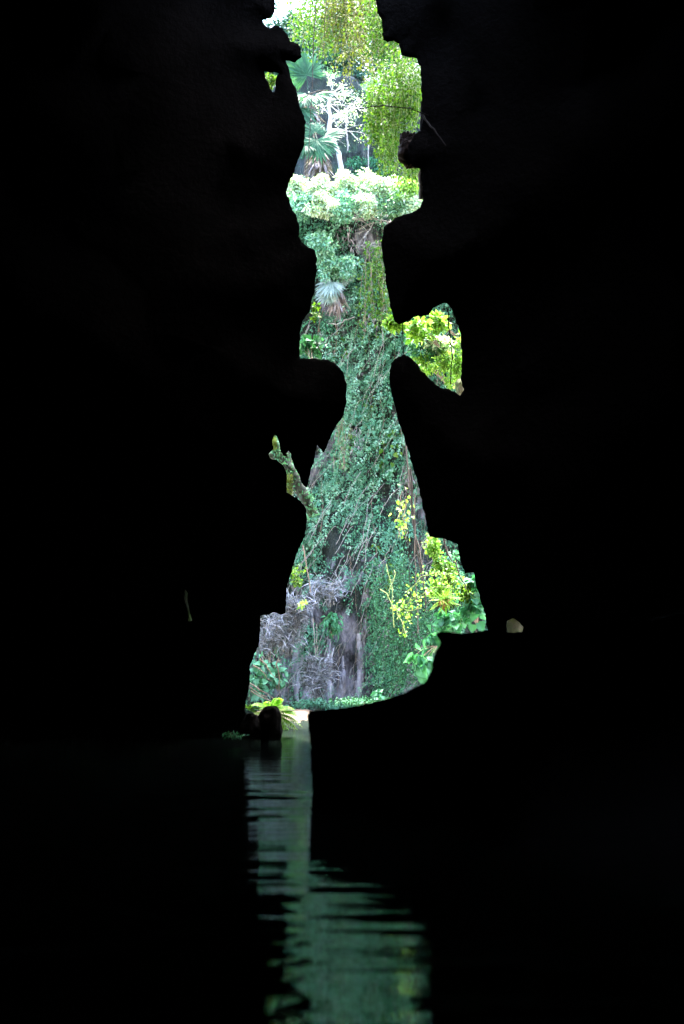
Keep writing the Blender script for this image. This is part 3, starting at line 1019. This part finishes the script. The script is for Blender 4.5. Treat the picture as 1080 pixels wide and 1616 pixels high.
# ------------------------------------------------------------------ flowstone and pale dead fronds on the cliff
def flowstone(label, px, py0, py1, wpx, Y, group='pale flowstone columns'):
    m_ = MB()
    n = 60
    t = np.linspace(0, 1, n)
    P = on_cliff(px + 3 * (fbm(t * 4, px, 0, 3) - .5) * 2, py0 + (py1 - py0) * t, -.10)
    r = wpx * Y / F_PX * (0.35 + .65 * np.sin(math.pi * np.clip(t * .9 + .08, 0, 1)) ** .7) * (.65 + .7 * fbm(t * 2.6, px, 0, 9))
    m_.tube(P, r, 16, wob=.16)
    return tag(m_.build('flowstone', M['flow'], smooth=True), label, 'flowstone', group)


flowstone('short pinkish hanging flowstone under the small palm, left one', 525, 478, 505, 5.5, 53.3)
flowstone('longer pinkish hanging flowstone under the small palm, right one', 551, 455, 500, 5, 53.3)
flowstone('tall pale grey flowstone column standing at the foot of the cliff', 521, 1008, 1118, 9, 54.6)
flowstone('thin grey flowstone column right of the tall pale one', 541, 1030, 1115, 6, 54.7)
flowstone('lumpy grey flowstone column beside the dark creeper', 566, 1000, 1112, 8, 54.8)
flowstone('grey flowstone column behind the dry reeds', 470, 985, 1110, 8, 54.8)
flowstone('narrow grey flowstone above the dark recess near the creeper', 575, 975, 1040, 6, 54.6)

# ------------------------------------------------------------------ sunlit bushes along the ledge
ledge = [(470, 298, 52.4, 26, 22, 'sunglare', 'bush painted pale with sun glare at the left end of the cliff ledge'), (505, 297, 52.0, 26, 22, 'sunglare', 'bush painted pale with sun glare below the big fan palm'),
         (540, 294, 52.3, 24, 22, 'sunglare', 'bright bush below the bent pale trunk'), (575, 292, 52.1, 28, 22, 'sunglare', 'blown out pale bush in the middle of the ledge'),
         (612, 294, 51.9, 28, 24, 'sunglare', 'white lit bush on the ledge left of the red brown root lump'), (645, 300, 51.5, 24, 28, 'yellow', 'yellow green bush on the ledge under the root lump'),
         (474, 326, 51.9, 24, 22, 'mint', 'pale green bush spilling over the left end of the ledge'), (508, 324, 51.7, 28, 20, 'sunglare', 'pale green bush spilling over the ledge under the big fan palm'), (545, 326, 51.8, 28, 26, 'mint', 'pale green bush spilling over the ledge below the bent trunk'),
         (584, 322, 51.7, 28, 20, 'sunglare', 'glare coloured bush spilling over the middle of the ledge'), (622, 324, 51.5, 28, 24, 'pale', 'pale green bush spilling over the right part of the ledge'), (652, 322, 51.3, 20, 20, 'sunglare', 'pale bush at the right end of the ledge by the rock')]
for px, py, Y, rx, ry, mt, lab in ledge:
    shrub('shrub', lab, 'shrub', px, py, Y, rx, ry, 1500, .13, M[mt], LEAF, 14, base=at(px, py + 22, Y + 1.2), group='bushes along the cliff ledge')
mids = [(480, 340, 52.0, 24, 28, 1100, 'mint', 'green bush hanging at the left under the ledge'), (520, 335, 52.0, 34, 30, 1800, 'mint', 'pale leafy bush hanging under the middle of the ledge'),
        (565, 328, 52.2, 34, 24, 1500, 'mint', 'pale bush hanging over the brown rock patch'), (610, 325, 51.5, 34, 20, 1300, 'mint', 'pale bush with bare twigs right of the brown rock patch'),
        (510, 385, 52.0, 26, 28, 1300, 'mint', 'pale bush left of the brown rock patch'), (540, 425, 52.2, 36, 24, 1500, 'mint', 'pale teal bush above the small fan palm'), (510, 415, 51.6, 18, 34, 900, 'mint', 'teal bush against the left rock above the small palm')]
for px, py, Y, rx, ry, n, mt, lab in mids:
    Y = float(on_cliff(px, py, .95)[1])
    shrub('shrub', lab, 'shrub', px, py, Y, rx, ry, n, .13, M[mt], LEAF, 12, base=at(px, py - 8, Y + 1.3), group='bushes hanging under the cliff ledge')
o = thing('bare_shrub', 'bare brown twigs sprawling over the brown rock patch', 'shrub', at(600, 372, 53))
t = MB()
for k in range(10):
    twigs(t, at(600 + R.uniform(-20, 14), 372 + R.uniform(-25, 20), 52.6), (R.uniform(-1.2, .3), -.3, R.uniform(-.5, .6)), R.uniform(.5, 1.1), .018, 2, spread=.5)
t.build('branch', M['bark_pale'], o, True)

# yellow green vine column down the right of the upper cliff
paths = []
for k in range(16):
    px = R.uniform(574, 610); y0 = R.uniform(375, 420)
    paths.append(wander(at(px, y0, 51.5 + R.uniform(-.3, .5)), at(px + R.uniform(-12, 14), y0 + R.uniform(60, 130), 51.5), 9, .05))
hanging_vine('hanging_vine', 'column of yellow green vine beside the right rock under the ledge', paths, .15, 26, M['lime'], spread=.16)
shrub('shrub', 'small yellow green seedling beside the left rock under the small palm', 'shrub', 499, 497, 29, 9, 18, 46, .085, M['lime'], BROAD, 5, stem_r=.006)
shrub('shrub', 'plant with big dull teal leaves on top of the left hanging lobe', 'shrub', 488, 548, 33, 20, 18, 70, .18, M['ivy_dark'], HEART, 6, stem_r=.008, base=at(492, 572, 32.6))
P = wander(at(508, 566, 29), at(520, 530, 29), 6, .01)
hanging_vine('twig', 'black twig standing on the left hanging lobe', [P, wander(P[1], at(500, 540, 29), 5, .01)], .08, 8, M['green'], rad=.012, cat='twig', stem=M['stem_dark'])
liana('liana', 'pale liana arching across the cliff under the small palm', 518, 512, 560, 500, 53.5, .02, M['bark_pale'], .03)
liana('liana', 'thin brown liana hanging straight down the middle of the cliff', 582, 520, 586, 660, 40, .008, M['stem_dark'], .005)

# ------------------------------------------------------------------ lime foliage hanging across the top
def canopy():
    """a tree that grows on the mountain above the right wall and hangs its boughs across the gap"""
    base = at(760, 60, 30)
    o = thing('drooping_tree', 'lime green tree hanging its feathery boughs across the top of the gap', 'tree', base)
    t = MB()
    top = at(600, -170, 38)
    t.tube(wander(base, top, 9, .06), np.linspace(.3, .16, 9), 8, wob=.2)
    t.build('trunk', M['bark'], o, True)
    spec = [(492, 30, 90, 'lime', 39), (520, 0, 110, 'lime', 38), (545, 20, 105, 'olive', 37), (575, 0, 95, 'olive', 38), (598, 30, 130, 'lime', 36), (620, 30, 120, 'lime', 36), (560, 70, 80, 'olive', 40)]
    for cx, y0, ln, mt, Y in spec:
        bb = MB(); fo = MB()
        bb.tube(wander(top, at(cx, y0 - 40, Y), 8, .05, -.3), np.linspace(.08, .02, 8), 6)
        for k in range(38):
            px = cx + R.normal() * 15
            ys_ = y0 - 70 + R.random() * 85
            yy = Y + R.uniform(-1, 1)
            L = ln * R.uniform(.35, .75)
            P = wander(at(px, ys_, yy), at(px + R.uniform(-9, 9), ys_ + L, yy), 7, .03)
            strand(bb, fo, P, .10, 44, LEAF, .006, .11, .75, 3)
        b_ = bb.build('bough', M['stem'], o, True)
        fo.build('foliage', M[mt], b_)
    return o


canopy()

# bright curtain hanging at the right of the top gap
def curtain(label, spec, mat, n, size, per, Y, spread, tpl=LEAF, group=None):
    paths = []
    for k in range(n):
        a, b, y0, y1 = spec[R.integers(len(spec))]
        px = R.uniform(a, b)
        s = R.uniform(y0, y0 + (y1 - y0) * .5)
        e = min(y1, s + (y1 - y0) * R.uniform(.35, .7))
        yy = Y + R.uniform(-.6, .8)
        paths.append(wander(at(px, s, yy), at(px + R.uniform(-5, 5), e, yy), 8, .02))
    return hanging_vine('vine_curtain', label, paths, size, per, mat, tpl, group, .005, spread, 'vine', M['stem_green'], .8)


curtain('bright green vine curtain hanging along the upper right rock', [(612, 668, 60, 190), (598, 640, 100, 270), (628, 664, 85, 215), (584, 606, 120, 240)], M['lime'], 130, .095, 34, 33, .085)
curtain('narrow bright green strands hanging left of the root lump', [(600, 622, 170, 275)], M['lime'], 30, .075, 46, 32.5, .06)
curtain('short fringe of green leaves hanging under the root lump', [(622, 665, 250, 296)], M['lime'], 30, .08, 40, 32, .07)
P = wander(at(568, 172, 27), at(676, 182, 26.5), 12, .012, -.1)
hanging_vine('twig', 'dark bare twig reaching left from the right rock across the green curtain', [P], .05, 3, M['green'], rad=.012, cat='twig', stem=M['stem_dark'])

# ------------------------------------------------------------------ red brown root lump at the right rim
def lump(name, label, cat, c, r, mat, seed, k=22, group=None, flatten=1.0, amp=.55, top=None):
    m_ = MB()
    th_ = np.linspace(0, math.pi, k); ph = np.arange(2 * k) * math.pi / k
    A, B = np.meshgrid(th_, ph, indexing='ij')
    d = np.stack([np.sin(A) * np.cos(B), np.sin(A) * np.sin(B), np.cos(A)], -1)
    n = 1 + amp * (fbm(d[..., 0] * 1.6 + 5, d[..., 1] * 1.6 + 5, d[..., 2] * 1.6 + 5, seed, 5) - .5) * 2
    if top: n = n * (1 + top * d[..., 2])
    V = np.array(c) + d * n[..., None] * np.array(r)
    q = []
    w2 = 2 * k
    for i in range(k - 1):
        for j in range(w2):
            q.append((i * w2 + j, (i + 1) * w2 + j, (i + 1) * w2 + (j + 1) % w2, i * w2 + (j + 1) % w2))
    m_.add(V.reshape(-1, 3), q)
    return tag(m_.build(name, mat, smooth=True), label, cat, group)


s = 28 / F_PX
M['rootrock'] = rock_mat('red_brown_earth', [(0.3, (0.012, 0.007, 0.005)), (0.7, (0.045, 0.022, 0.013))], 5)
lump('root_mass', 'dark red brown root lump bulging from the upper right rock', 'root', at(650, 236, 28.1), (22 * s, .3, 29 * s), M['rootrock'], 61, 60, amp=.7)
o = thing('aerial_root', 'brown twisted aerial root running down the edge of the upper right rock', 'root', at(668, 165, 28.2))
t = MB()
t.tube(wander(at(666, 160, 27.9), at(669, 314, 28.3), 18, .010), np.linspace(.03, .11, 18), 7, wob=.4)
t.tube(wander(at(668, 182, 27.6), at(704, 230, 27.2), 9, .012), np.linspace(.025, .010, 9), 6, wob=.3)
t.build('root', M['bark'], o, True)

# ------------------------------------------------------------------ sunlit leaves in the right window
win = [(624, 511, 27.5, 16, 14, 110, .15, 'yellow', 'cluster of glowing yellow leaves at the left of the right window', BROAD), (664, 520, 27.5, 26, 18, 190, .14, 'yellow', 'yellow leaves hanging from the roof of the right window', BROAD),
       (700, 508, 27.8, 22, 26, 200, .15, 'yellow', 'large yellow green leaves at the top of the right window', BROAD), (692, 548, 28.5, 26, 16, 240, .12, 'sunglare', 'pale lit leaves in the middle of the right window', HEART),
       (672, 572, 28.8, 22, 22, 420, .09, 'yellow', 'small leaved lime bush at the lower left of the right window', LEAF), (702, 590, 28.4, 24, 34, 900, .08, 'yellow', 'small leaved lime bush filling the foot of the right window', LEAF),
       (722, 560, 28.0, 12, 44, 420, .09, 'yellow', 'lime leaves climbing the right edge of the right window', LEAF)]
win = [(a[0], a[1], a[2] + 4.4, *a[3:6], a[6] * 1.1, *a[7:]) for a in win]
for px, py, Y, rx, ry, n, sz, mt, lab, tp in win:
    shrub('shrub', lab, 'shrub', px, py, Y, rx, ry, n, sz, M[mt], tp, 7, base=at(min(px + 30, 735), py + ry + 10, Y + .3), group='sunlit plants in the right window', stem_r=.009)
shrub('shrub', 'dark leaved bush behind the yellow leaves of the right window', 'shrub', 680, 540, 33, 34, 36, 420, .16, M['ivy_dark'], LEAF, 9, group='sunlit plants in the right window')
liana('liana', 'thin black stem crossing the left part of the right window', 636, 505, 638, 566, 26, .008, M['stem_dark'], .006)
liana('liana', 'black stem crossing the right part of the right window', 705, 485, 711, 606, 26.5, .012, M['stem_dark'], .012)
lump('stone', 'grey stone at the bottom corner of the right window', 'stone', at(727, 612, 32), (10 * s, .2, 15 * s), M['mossy'], 63, 14, 'small stones in the gaps')
lump('stone', 'small mossy stone in the little hole right of the ledge', 'stone', at(812, 984, 31), (24 * s, .2, 34 * s), M['mossy'], 65, 14, 'small stones in the gaps')
lump('stone', 'dull tall stone blocking light in the narrow slit at far left', 'stone', at(297, 940, 30.4), (11 * s, .2, 75 * s), M['limb'], 66, 12, 'small stones in the gaps')  # stretched tall and darkened to keep the slit out of the water reflection
shrub('shrub', 'tuft of yellow green leaves seen through the small hole high on the left rock', 'shrub', 428, 126, 33, 13, 17, 260, .07, M['lime'], LEAF, 5, stem_r=.006)

# ------------------------------------------------------------------ mossy branch in the left notch
o = thing('mossy_branch', 'grey forked branch with yellow green moss in the left notch', 'branch', at(500, 800, 33))
t = MB()
P = np.array([at(494, 812, 33), at(484, 788, 33), at(468, 762, 33), at(458, 740, 33), at(446, 725, 33), at(436, 708, 33), at(432, 680, 33)])
n_ = 50
tt = np.linspace(0, 6, n_)
PP = np.stack([np.interp(tt, range(7), P[:, c_]) for c_ in range(3)], 1) + rnd(n_) * .012
t.tube(PP, np.interp(tt, range(7), [.12, .15, .14, .12, .11, .08, .05]) * (.65 + .7 * fbm(tt * 2.2, 1.5, 0, 81)), 10, wob=.3)
t.tube(wander(at(455, 738, 33), at(453, 708, 33), 5, .01), np.linspace(.07, .04, 5), 7, wob=.25)
t.tube(wander(at(445, 724, 33), at(418, 716, 33), 5, .01), np.linspace(.08, .05, 5), 7, wob=.25)
t.build('limb', M['limb'], o, True)
t = MB()
for px, py, r in ((456, 765, 7), (457, 755, 6), (458, 776, 6), (433, 696, 5), (434, 705, 4)):
    clump_leaves(t, at(px, py, 32.8), (r * s, .05, r * s * 1.6), 260, .03, LEAF)
t.build('moss', M['moss'], o)
t = MB()
k_ = R.integers(0, n_, 1500)
t.inst(LEAF, PP[k_] + rnd(1500) * np.array([.085, .08, .07]), rnd(1500) + (0, 0, -.5), rnd(1500) + (0, -1, .5), R.uniform(.04, .10, 1500))
t.build('lichen', M['ivy'], o)

# ------------------------------------------------------------------ strands along the right edge of the cliff
for k, (x0, y0, x1, y1, r, lab) in enumerate(((640, 690, 668, 900, .045, 'thick brown liana along the right rock edge, topmost start'), (648, 740, 672, 960, .05, 'thick brown liana running into the yellow plant'), (655, 780, 660, 1000, .035, 'brown liana hanging straight behind the yellow shoots'),
                                              (641, 760, 650, 980, .018, 'thin brown liana left of the thick ones'), (632, 640, 645, 800, .014, 'thin grey liana touching the right rock under the right window'), (700, 850, 735, 930, .03, 'brown liana under the black overhang of the right wall'))):
    liana('liana', lab, x0, y0, x1, y1, 47 if k < 5 else 33, r * .6, M['stem_dark'] if k in (1, 3) else M['bark'], .03, group='lianas along the right edge')
liana('liana', 'thin pale liana at the left rock edge above the dry reeds', 478, 860, 490, 935, 51, .022, M['stem'], .01)
liana('liana', 'pair mate pale liana hanging inside the dry reeds, left strand', 494, 975, 499, 1040, 51.5, .011, M['bark_pale'], .006)
liana('liana', 'pale liana hanging inside the dry reeds, right strand', 500, 985, 502, 1038, 51.5, .010, M['bark_pale'], .006)

paths = [wander(at(640 + R.uniform(-8, 6), 770 + R.uniform(0, 20), 40), at(632 + R.uniform(-4, 10), 850, 40), 8, .03) for k in range(4)]
hanging_vine('hanging_vine', 'string of round lime leaves beside the thick brown lianas', paths, .12, 12, M['yellow'], BROAD, spread=.1)
paths = [wander(at(536 + R.uniform(-6, 6), 660, 54), at(536 + R.uniform(-10, 10), 740, 54), 8, .05) for k in range(8)]
hanging_vine('hanging_vine', 'pale teal vine strand hanging beside the left hanging lobe', paths, .13, 16, M['pale'], spread=.1)

# dark curtain low on the right
for lab, spec, n in (('dark green vine curtain above the rock ledge, left half', [(590, 640, 860, 1095)], 60), ('dark green vine curtain above the rock ledge, right half', [(625, 682, 880, 1085)], 50)):
    paths = []
    for k in range(n):
        a, b, y0, y1 = spec[0]
        px = R.uniform(a, b); st_ = R.uniform(y0, y1 - 60); e = min(y1, st_ + R.uniform(50, 120))
        Y = 50 + R.uniform(-.8, .8)
        paths.append(wander(at(px, st_, Y), at(px + R.uniform(-5, 5), e, Y), 9, .03))
    hanging_vine('vine_curtain', lab, paths, .11, 34, M['ivy_dark'], rad=.004, stem=M['stem_dark'], spread=.15, group='dark vine curtains')

# yellow plant, epiphyte and broad leaves on the right above the ledge
for px, py, rx, ry, n, mt, lab in ((682, 872, 15, 30, 420, 'yellow', 'yellow green shoots climbing the brown lianas under the right overhang'), (703, 905, 22, 26, 460, 'lime', 'lime green bush under the overhang between the yellow shoots'), (690, 928, 24, 18, 360, 'yellow', 'yellow leaves around the strap leaved rosette'), (735, 935, 20, 18, 260, 'lime', 'lime green leaves under the step of the right overhang')):
    shrub('shrub', lab, 'shrub', px, py, 34, rx, ry, n, .085, M[mt], BROAD, 11, base=at(px + 8, py + ry, 34.6), droop=.5, stem_r=.007, group='yellow plants under the right overhang')
shrub('shrub', 'dark green plant in the corner under the right overhang', 'shrub', 716, 900, 36, 24, 44, 420, .12, M['green'], LEAF, 9, stem_r=.008)
paths = []
for a, b in (((716, 930), (628, 970)), ((700, 915), (640, 935)), ((735, 930), (690, 920)), ((650, 940), (636, 1000)), ((665, 960), (618, 960))):
    paths.append(wander(at(*a, 33.2), at(*b, 33.2), 10, .03, -.25 if a[0] > 690 else 0))
hanging_vine('hanging_vine', 'pale curved tendrils with yellow leaves arching over the dark vines', paths, .085, 50, M['yellow'], rad=.012, spread=.10, stem=M['stem_green'])
paths = [wander(at(610, 890, 44), at(622, 990, 44), 9, .04), wander(at(622, 900, 44), at(612, 945, 44), 9, .04), wander(at(600, 930, 44), at(640, 1000, 44), 9, .06)]
hanging_vine('hanging_vine', 'thin pale tendrils hanging left of the yellow leaves', paths, .08, 5, M['pale'], rad=.014, stem=M['stem_green'])
hub = at(700, 948, 33.5)
o = thing('birds_nest_fern', 'yellow rosette of strap leaves with a brown heart above the ledge', 'fern', hub)
t = MB()
a = R.uniform(0, 2 * math.pi, 46)
D = np.stack([np.cos(a), -.35 + 0 * a, np.sin(a) * .75 + .25], 1) + rnd(46) * .15
t.inst(blade(.07, .4, 5), np.array(hub) + rnd(46) * .04, D, np.stack([-.2 * np.cos(a), -.5 + 0 * a, .8 + 0 * a], 1), R.uniform(.16, .38, 46))
t.build('leaves', M['yellow'], o)
t = MB()
t.inst(blade(.06, .3, 4), np.array(hub) + rnd(60) * .06 + (0, -.06, -.05), np.array([0, -.3, -.7]) + rnd(60) * .5, np.array([0, -1, .2]) + rnd(60) * .3, R.uniform(.08, .16, 60))
M['heart'] = leaf_mat('brown_frond', [(0.12, 0.06, 0.02), (0.22, 0.11, 0.03)], 0.2, 0.8)
t.build('dry_heart', M['heart'], o)
for px, py, rx, ry, n, lab in ((712, 985, 34, 22, 110, 'broad leaved green plant sitting on top of the rock ledge'), (745, 965, 22, 30, 80, 'round leaved teal plant in the right corner above the ledge'), (684, 1020, 14, 28, 60, 'green leaves draping the front corner of the ledge'), (752, 925, 14, 20, 60, 'small green plant below the step of the right overhang')):
    shrub('broadleaf_plant', lab, 'plant', px, py, 34, rx, ry, int(n * .8), .22, M['green'], HEART, 8, base=at(px + 10, py + ry * .8, 34.5), group='broad leaved plants above the ledge', stem_r=.009, droop=.5)
o = shrub('broadleaf_plant', 'plant with long pale green leaves hanging in front of the dark vines', 'plant', 664, 1038, 33, 22, 24, 40, .32, M['green'], BROAD, 6, base=at(690, 1020, 33.4), droop=.7, stem_r=.008, group='broad leaved plants above the ledge')
shrub('broadleaf_plant', 'two rounded bright leaves on the edge of the ledge', 'plant', 595, 1096, 34, 9, 7, 12, .2, M['green'], HEART, 2, base=at(597, 1112, 34), stem_r=.005, group='broad leaved plants above the ledge')
shrub('shrub', 'low row of small green leaves along the rim of the ledge', 'shrub', 570, 1108, 46, 60, 9, 700, .1, M['ivy_dark'], LEAF, 14, base=at(570, 1116, 46), stem_r=.008)

# ------------------------------------------------------------------ dry grey reeds at the foot of the cliff on the left
def reeds(label, px, py, Y, rx, ry, n, L=.34, culms=14):
    c = at(px, py, Y)
    s_ = Y / F_PX
    base = at(px, py + ry, Y + .6)
    o_ = thing('reed_clump', label, 'reeds', base, 'dry grey reed clumps')
    st = MB(); fo = MB()
    for k in range(culms):
        tip = c + np.array([R.uniform(-1, 1) * rx * s_, R.uniform(-.5, .3), R.uniform(-.3, 1) * ry * s_])
        P = wander(base + rnd(1)[0] * (.15, .1, .02), tip, 9, .04, -.25)
        st.tube(P, np.linspace(.016, .006, 9), 5)
        for q in range(3, 9):
            kk = int(1.7 * n / culms / 6)
            D = rnd(kk) * np.array([.8, .6, .6]) + np.array([0, -.3, .22])
            fo.inst(blade(.043, .28, 3), P[q] + rnd(kk) * .13, D, np.array([0, -.4, .8]) + rnd(kk) * .3, L * .9 * R.uniform(.6, 1.35, kk))
    st.build('culm', M['bark_pale'], o_, True)
    fo.build('blades', M['reed'], o_)
    return o_


reeds('broad clump of grey reed under the black corner of the left wall', 470, 960, 52.5, 46, 34, 560, .40)
reeds('grey reed clump close to the left wall above the twigs', 425, 1005, 52, 28, 40, 420, .38)
reeds('grey reed tuft leaning out at the upper right of the others', 515, 935, 52.8, 26, 22, 260, .40)
reeds('low grey reed clump above the far end of the water', 498, 1070, 53.2, 36, 36, 400, .40)
reeds('grey reed clump in the middle between the others', 455, 1000, 52.8, 34, 36, 420, .40)
shrub('shrub', 'bright yellow green bush at the left rock edge above the reeds', 'shrub', 470, 905, 40, 13, 20, 220, .085, M['lime'], LEAF, 7, stem_r=.008)
shrub('shrub', 'pale yellow leaf spray among the dry reeds', 'shrub', 477, 952, 44, 9, 7, 40, .12, M['yellow'], LEAF, 4, stem_r=.008)
shrub('shrub', 'teal drooping leaves under the dry reeds beside the pale flowstone', 'shrub', 525, 985, 50, 14, 24, 110, .28, M['teal'], LANCE, 6, stem_r=.01, droop=.9)
shrub('broadleaf_plant', 'dull round leaves climbing beside the left wall above the fern', 'plant', 408, 1068, 50, 18, 38, 60, .26, M['ivy'], HEART, 9, stem_r=.008, group='broad leaved plants above the water')
shrub('broadleaf_plant', 'green round leaved plant right of the climbing one at left', 'plant', 438, 1064, 51, 16, 30, 40, .24, M['ivy'], HEART, 8, stem_r=.008, group='broad leaved plants above the water')
shrub('shrub', 'low teal plants at the far shore behind the sand', 'shrub', 500, 1112, 53, 50, 10, 700, .11, M['ivy'], LEAF, 12, base=at(500, 1121, 53.5), stem_r=.008)
o = thing('fallen_branches', 'bare pale twigs leaning down above the fern at the left', 'branch', at(392, 1070, 49.5))
t = MB()
for a, b in (((394, 1078), (440, 1108)), ((396, 1085), (425, 1106)), ((410, 1040), (436, 1072)), ((440, 1040), (441, 1100)), ((400, 1050), (430, 1075)), ((396, 1090), (450, 1118))):
    t.tube(wander(at(*a, 49.5), at(*b, 50), 8, .03), np.linspace(.024, .010, 8), 5)
t.build('twig', M['stem'], o, True)

# ------------------------------------------------------------------ black stump rock and fern at the water's edge
s = 27.5 / F_PX
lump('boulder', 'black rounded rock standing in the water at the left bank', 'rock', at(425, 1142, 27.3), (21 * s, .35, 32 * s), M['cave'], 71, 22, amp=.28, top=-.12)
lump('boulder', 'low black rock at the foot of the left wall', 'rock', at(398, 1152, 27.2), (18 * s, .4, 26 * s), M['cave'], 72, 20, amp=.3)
fern('fern', 'bright sunlit fern growing behind the black rock at the water', at(430, 1128, 33), 11, .78, M['yellow'],
     dirs=[(1, -.2, .5), (.9, -.3, .2), (.75, -.3, .8), (.5, -.2, 1.1), (.2, -.2, 1.2), (-.2, -.2, 1.1), (-.6, -.2, .9), (-.9, -.3, .5), (1, -.4, -.1), (.8, -.5, -.5), (-.4, -.4, .7)])
fern('fern', 'pale lime fern leaf low at the left wall beside the black rock', at(392, 1120, 33), 4, .40, M['lime'], dirs=[(.8, -.2, .5), (.3, -.3, .9), (.9, -.4, .1), (-.3, -.2, .8)])
shrub('shrub', 'dim green weeds on the dark bank left of the black rock', 'shrub', 367, 1160, 25.5, 22, 5, 90, .07, M['green'], LEAF, 8, stem_r=.005, base=at(367, 1168, 25.6))



# small wet stones where the sand meets the water
for px, py, Y, a, b, sd_, lab in ((470, 1141, 38.6, 5, 2.6, 91, 'flat wet stone lying in the shallows before the sand, nearer the fern'), (481, 1137, 40.4, 4, 2.2, 92, 'small wet stone at the edge of the sand beside the rock ledge'), (463, 1147, 36.0, 4, 2.4, 93, 'dark wet stone just right of the drooping fern')):
    q_ = Y / F_PX
    lump('stone', lab, 'stone', at(px, py, Y), (a * q_, .12, b * q_), M['soil_or_gap_dark'], sd_, 16, 'wet stones by the sand')

# ------------------------------------------------------------------ misty air of the gorge
m = MB()
x0, x1, y0, y1, z0, z1 = -150, 150, -110, 270, -2.7, 62
m.add([(x, y, z) for z in (z0, z1) for y in (y0, y1) for x in (x0, x1)], [(0, 2, 3, 1), (4, 5, 7, 6), (0, 1, 5, 4), (2, 6, 7, 3), (0, 4, 6, 2), (1, 3, 7, 5)])
hm, t, out = new_mat('humid_air')
pv = nd(t, 'ShaderNodeVolumePrincipled')
pv.inputs['Density'].default_value = 0.00004
pv.inputs['Color'].default_value = (0.7, 0.97, 0.88, 1)
t.links.new(pv.outputs[0], out.inputs['Volume'])
tag(m.build('haze', hm), 'faint humid haze filling the gorge', 'haze', kind='stuff')
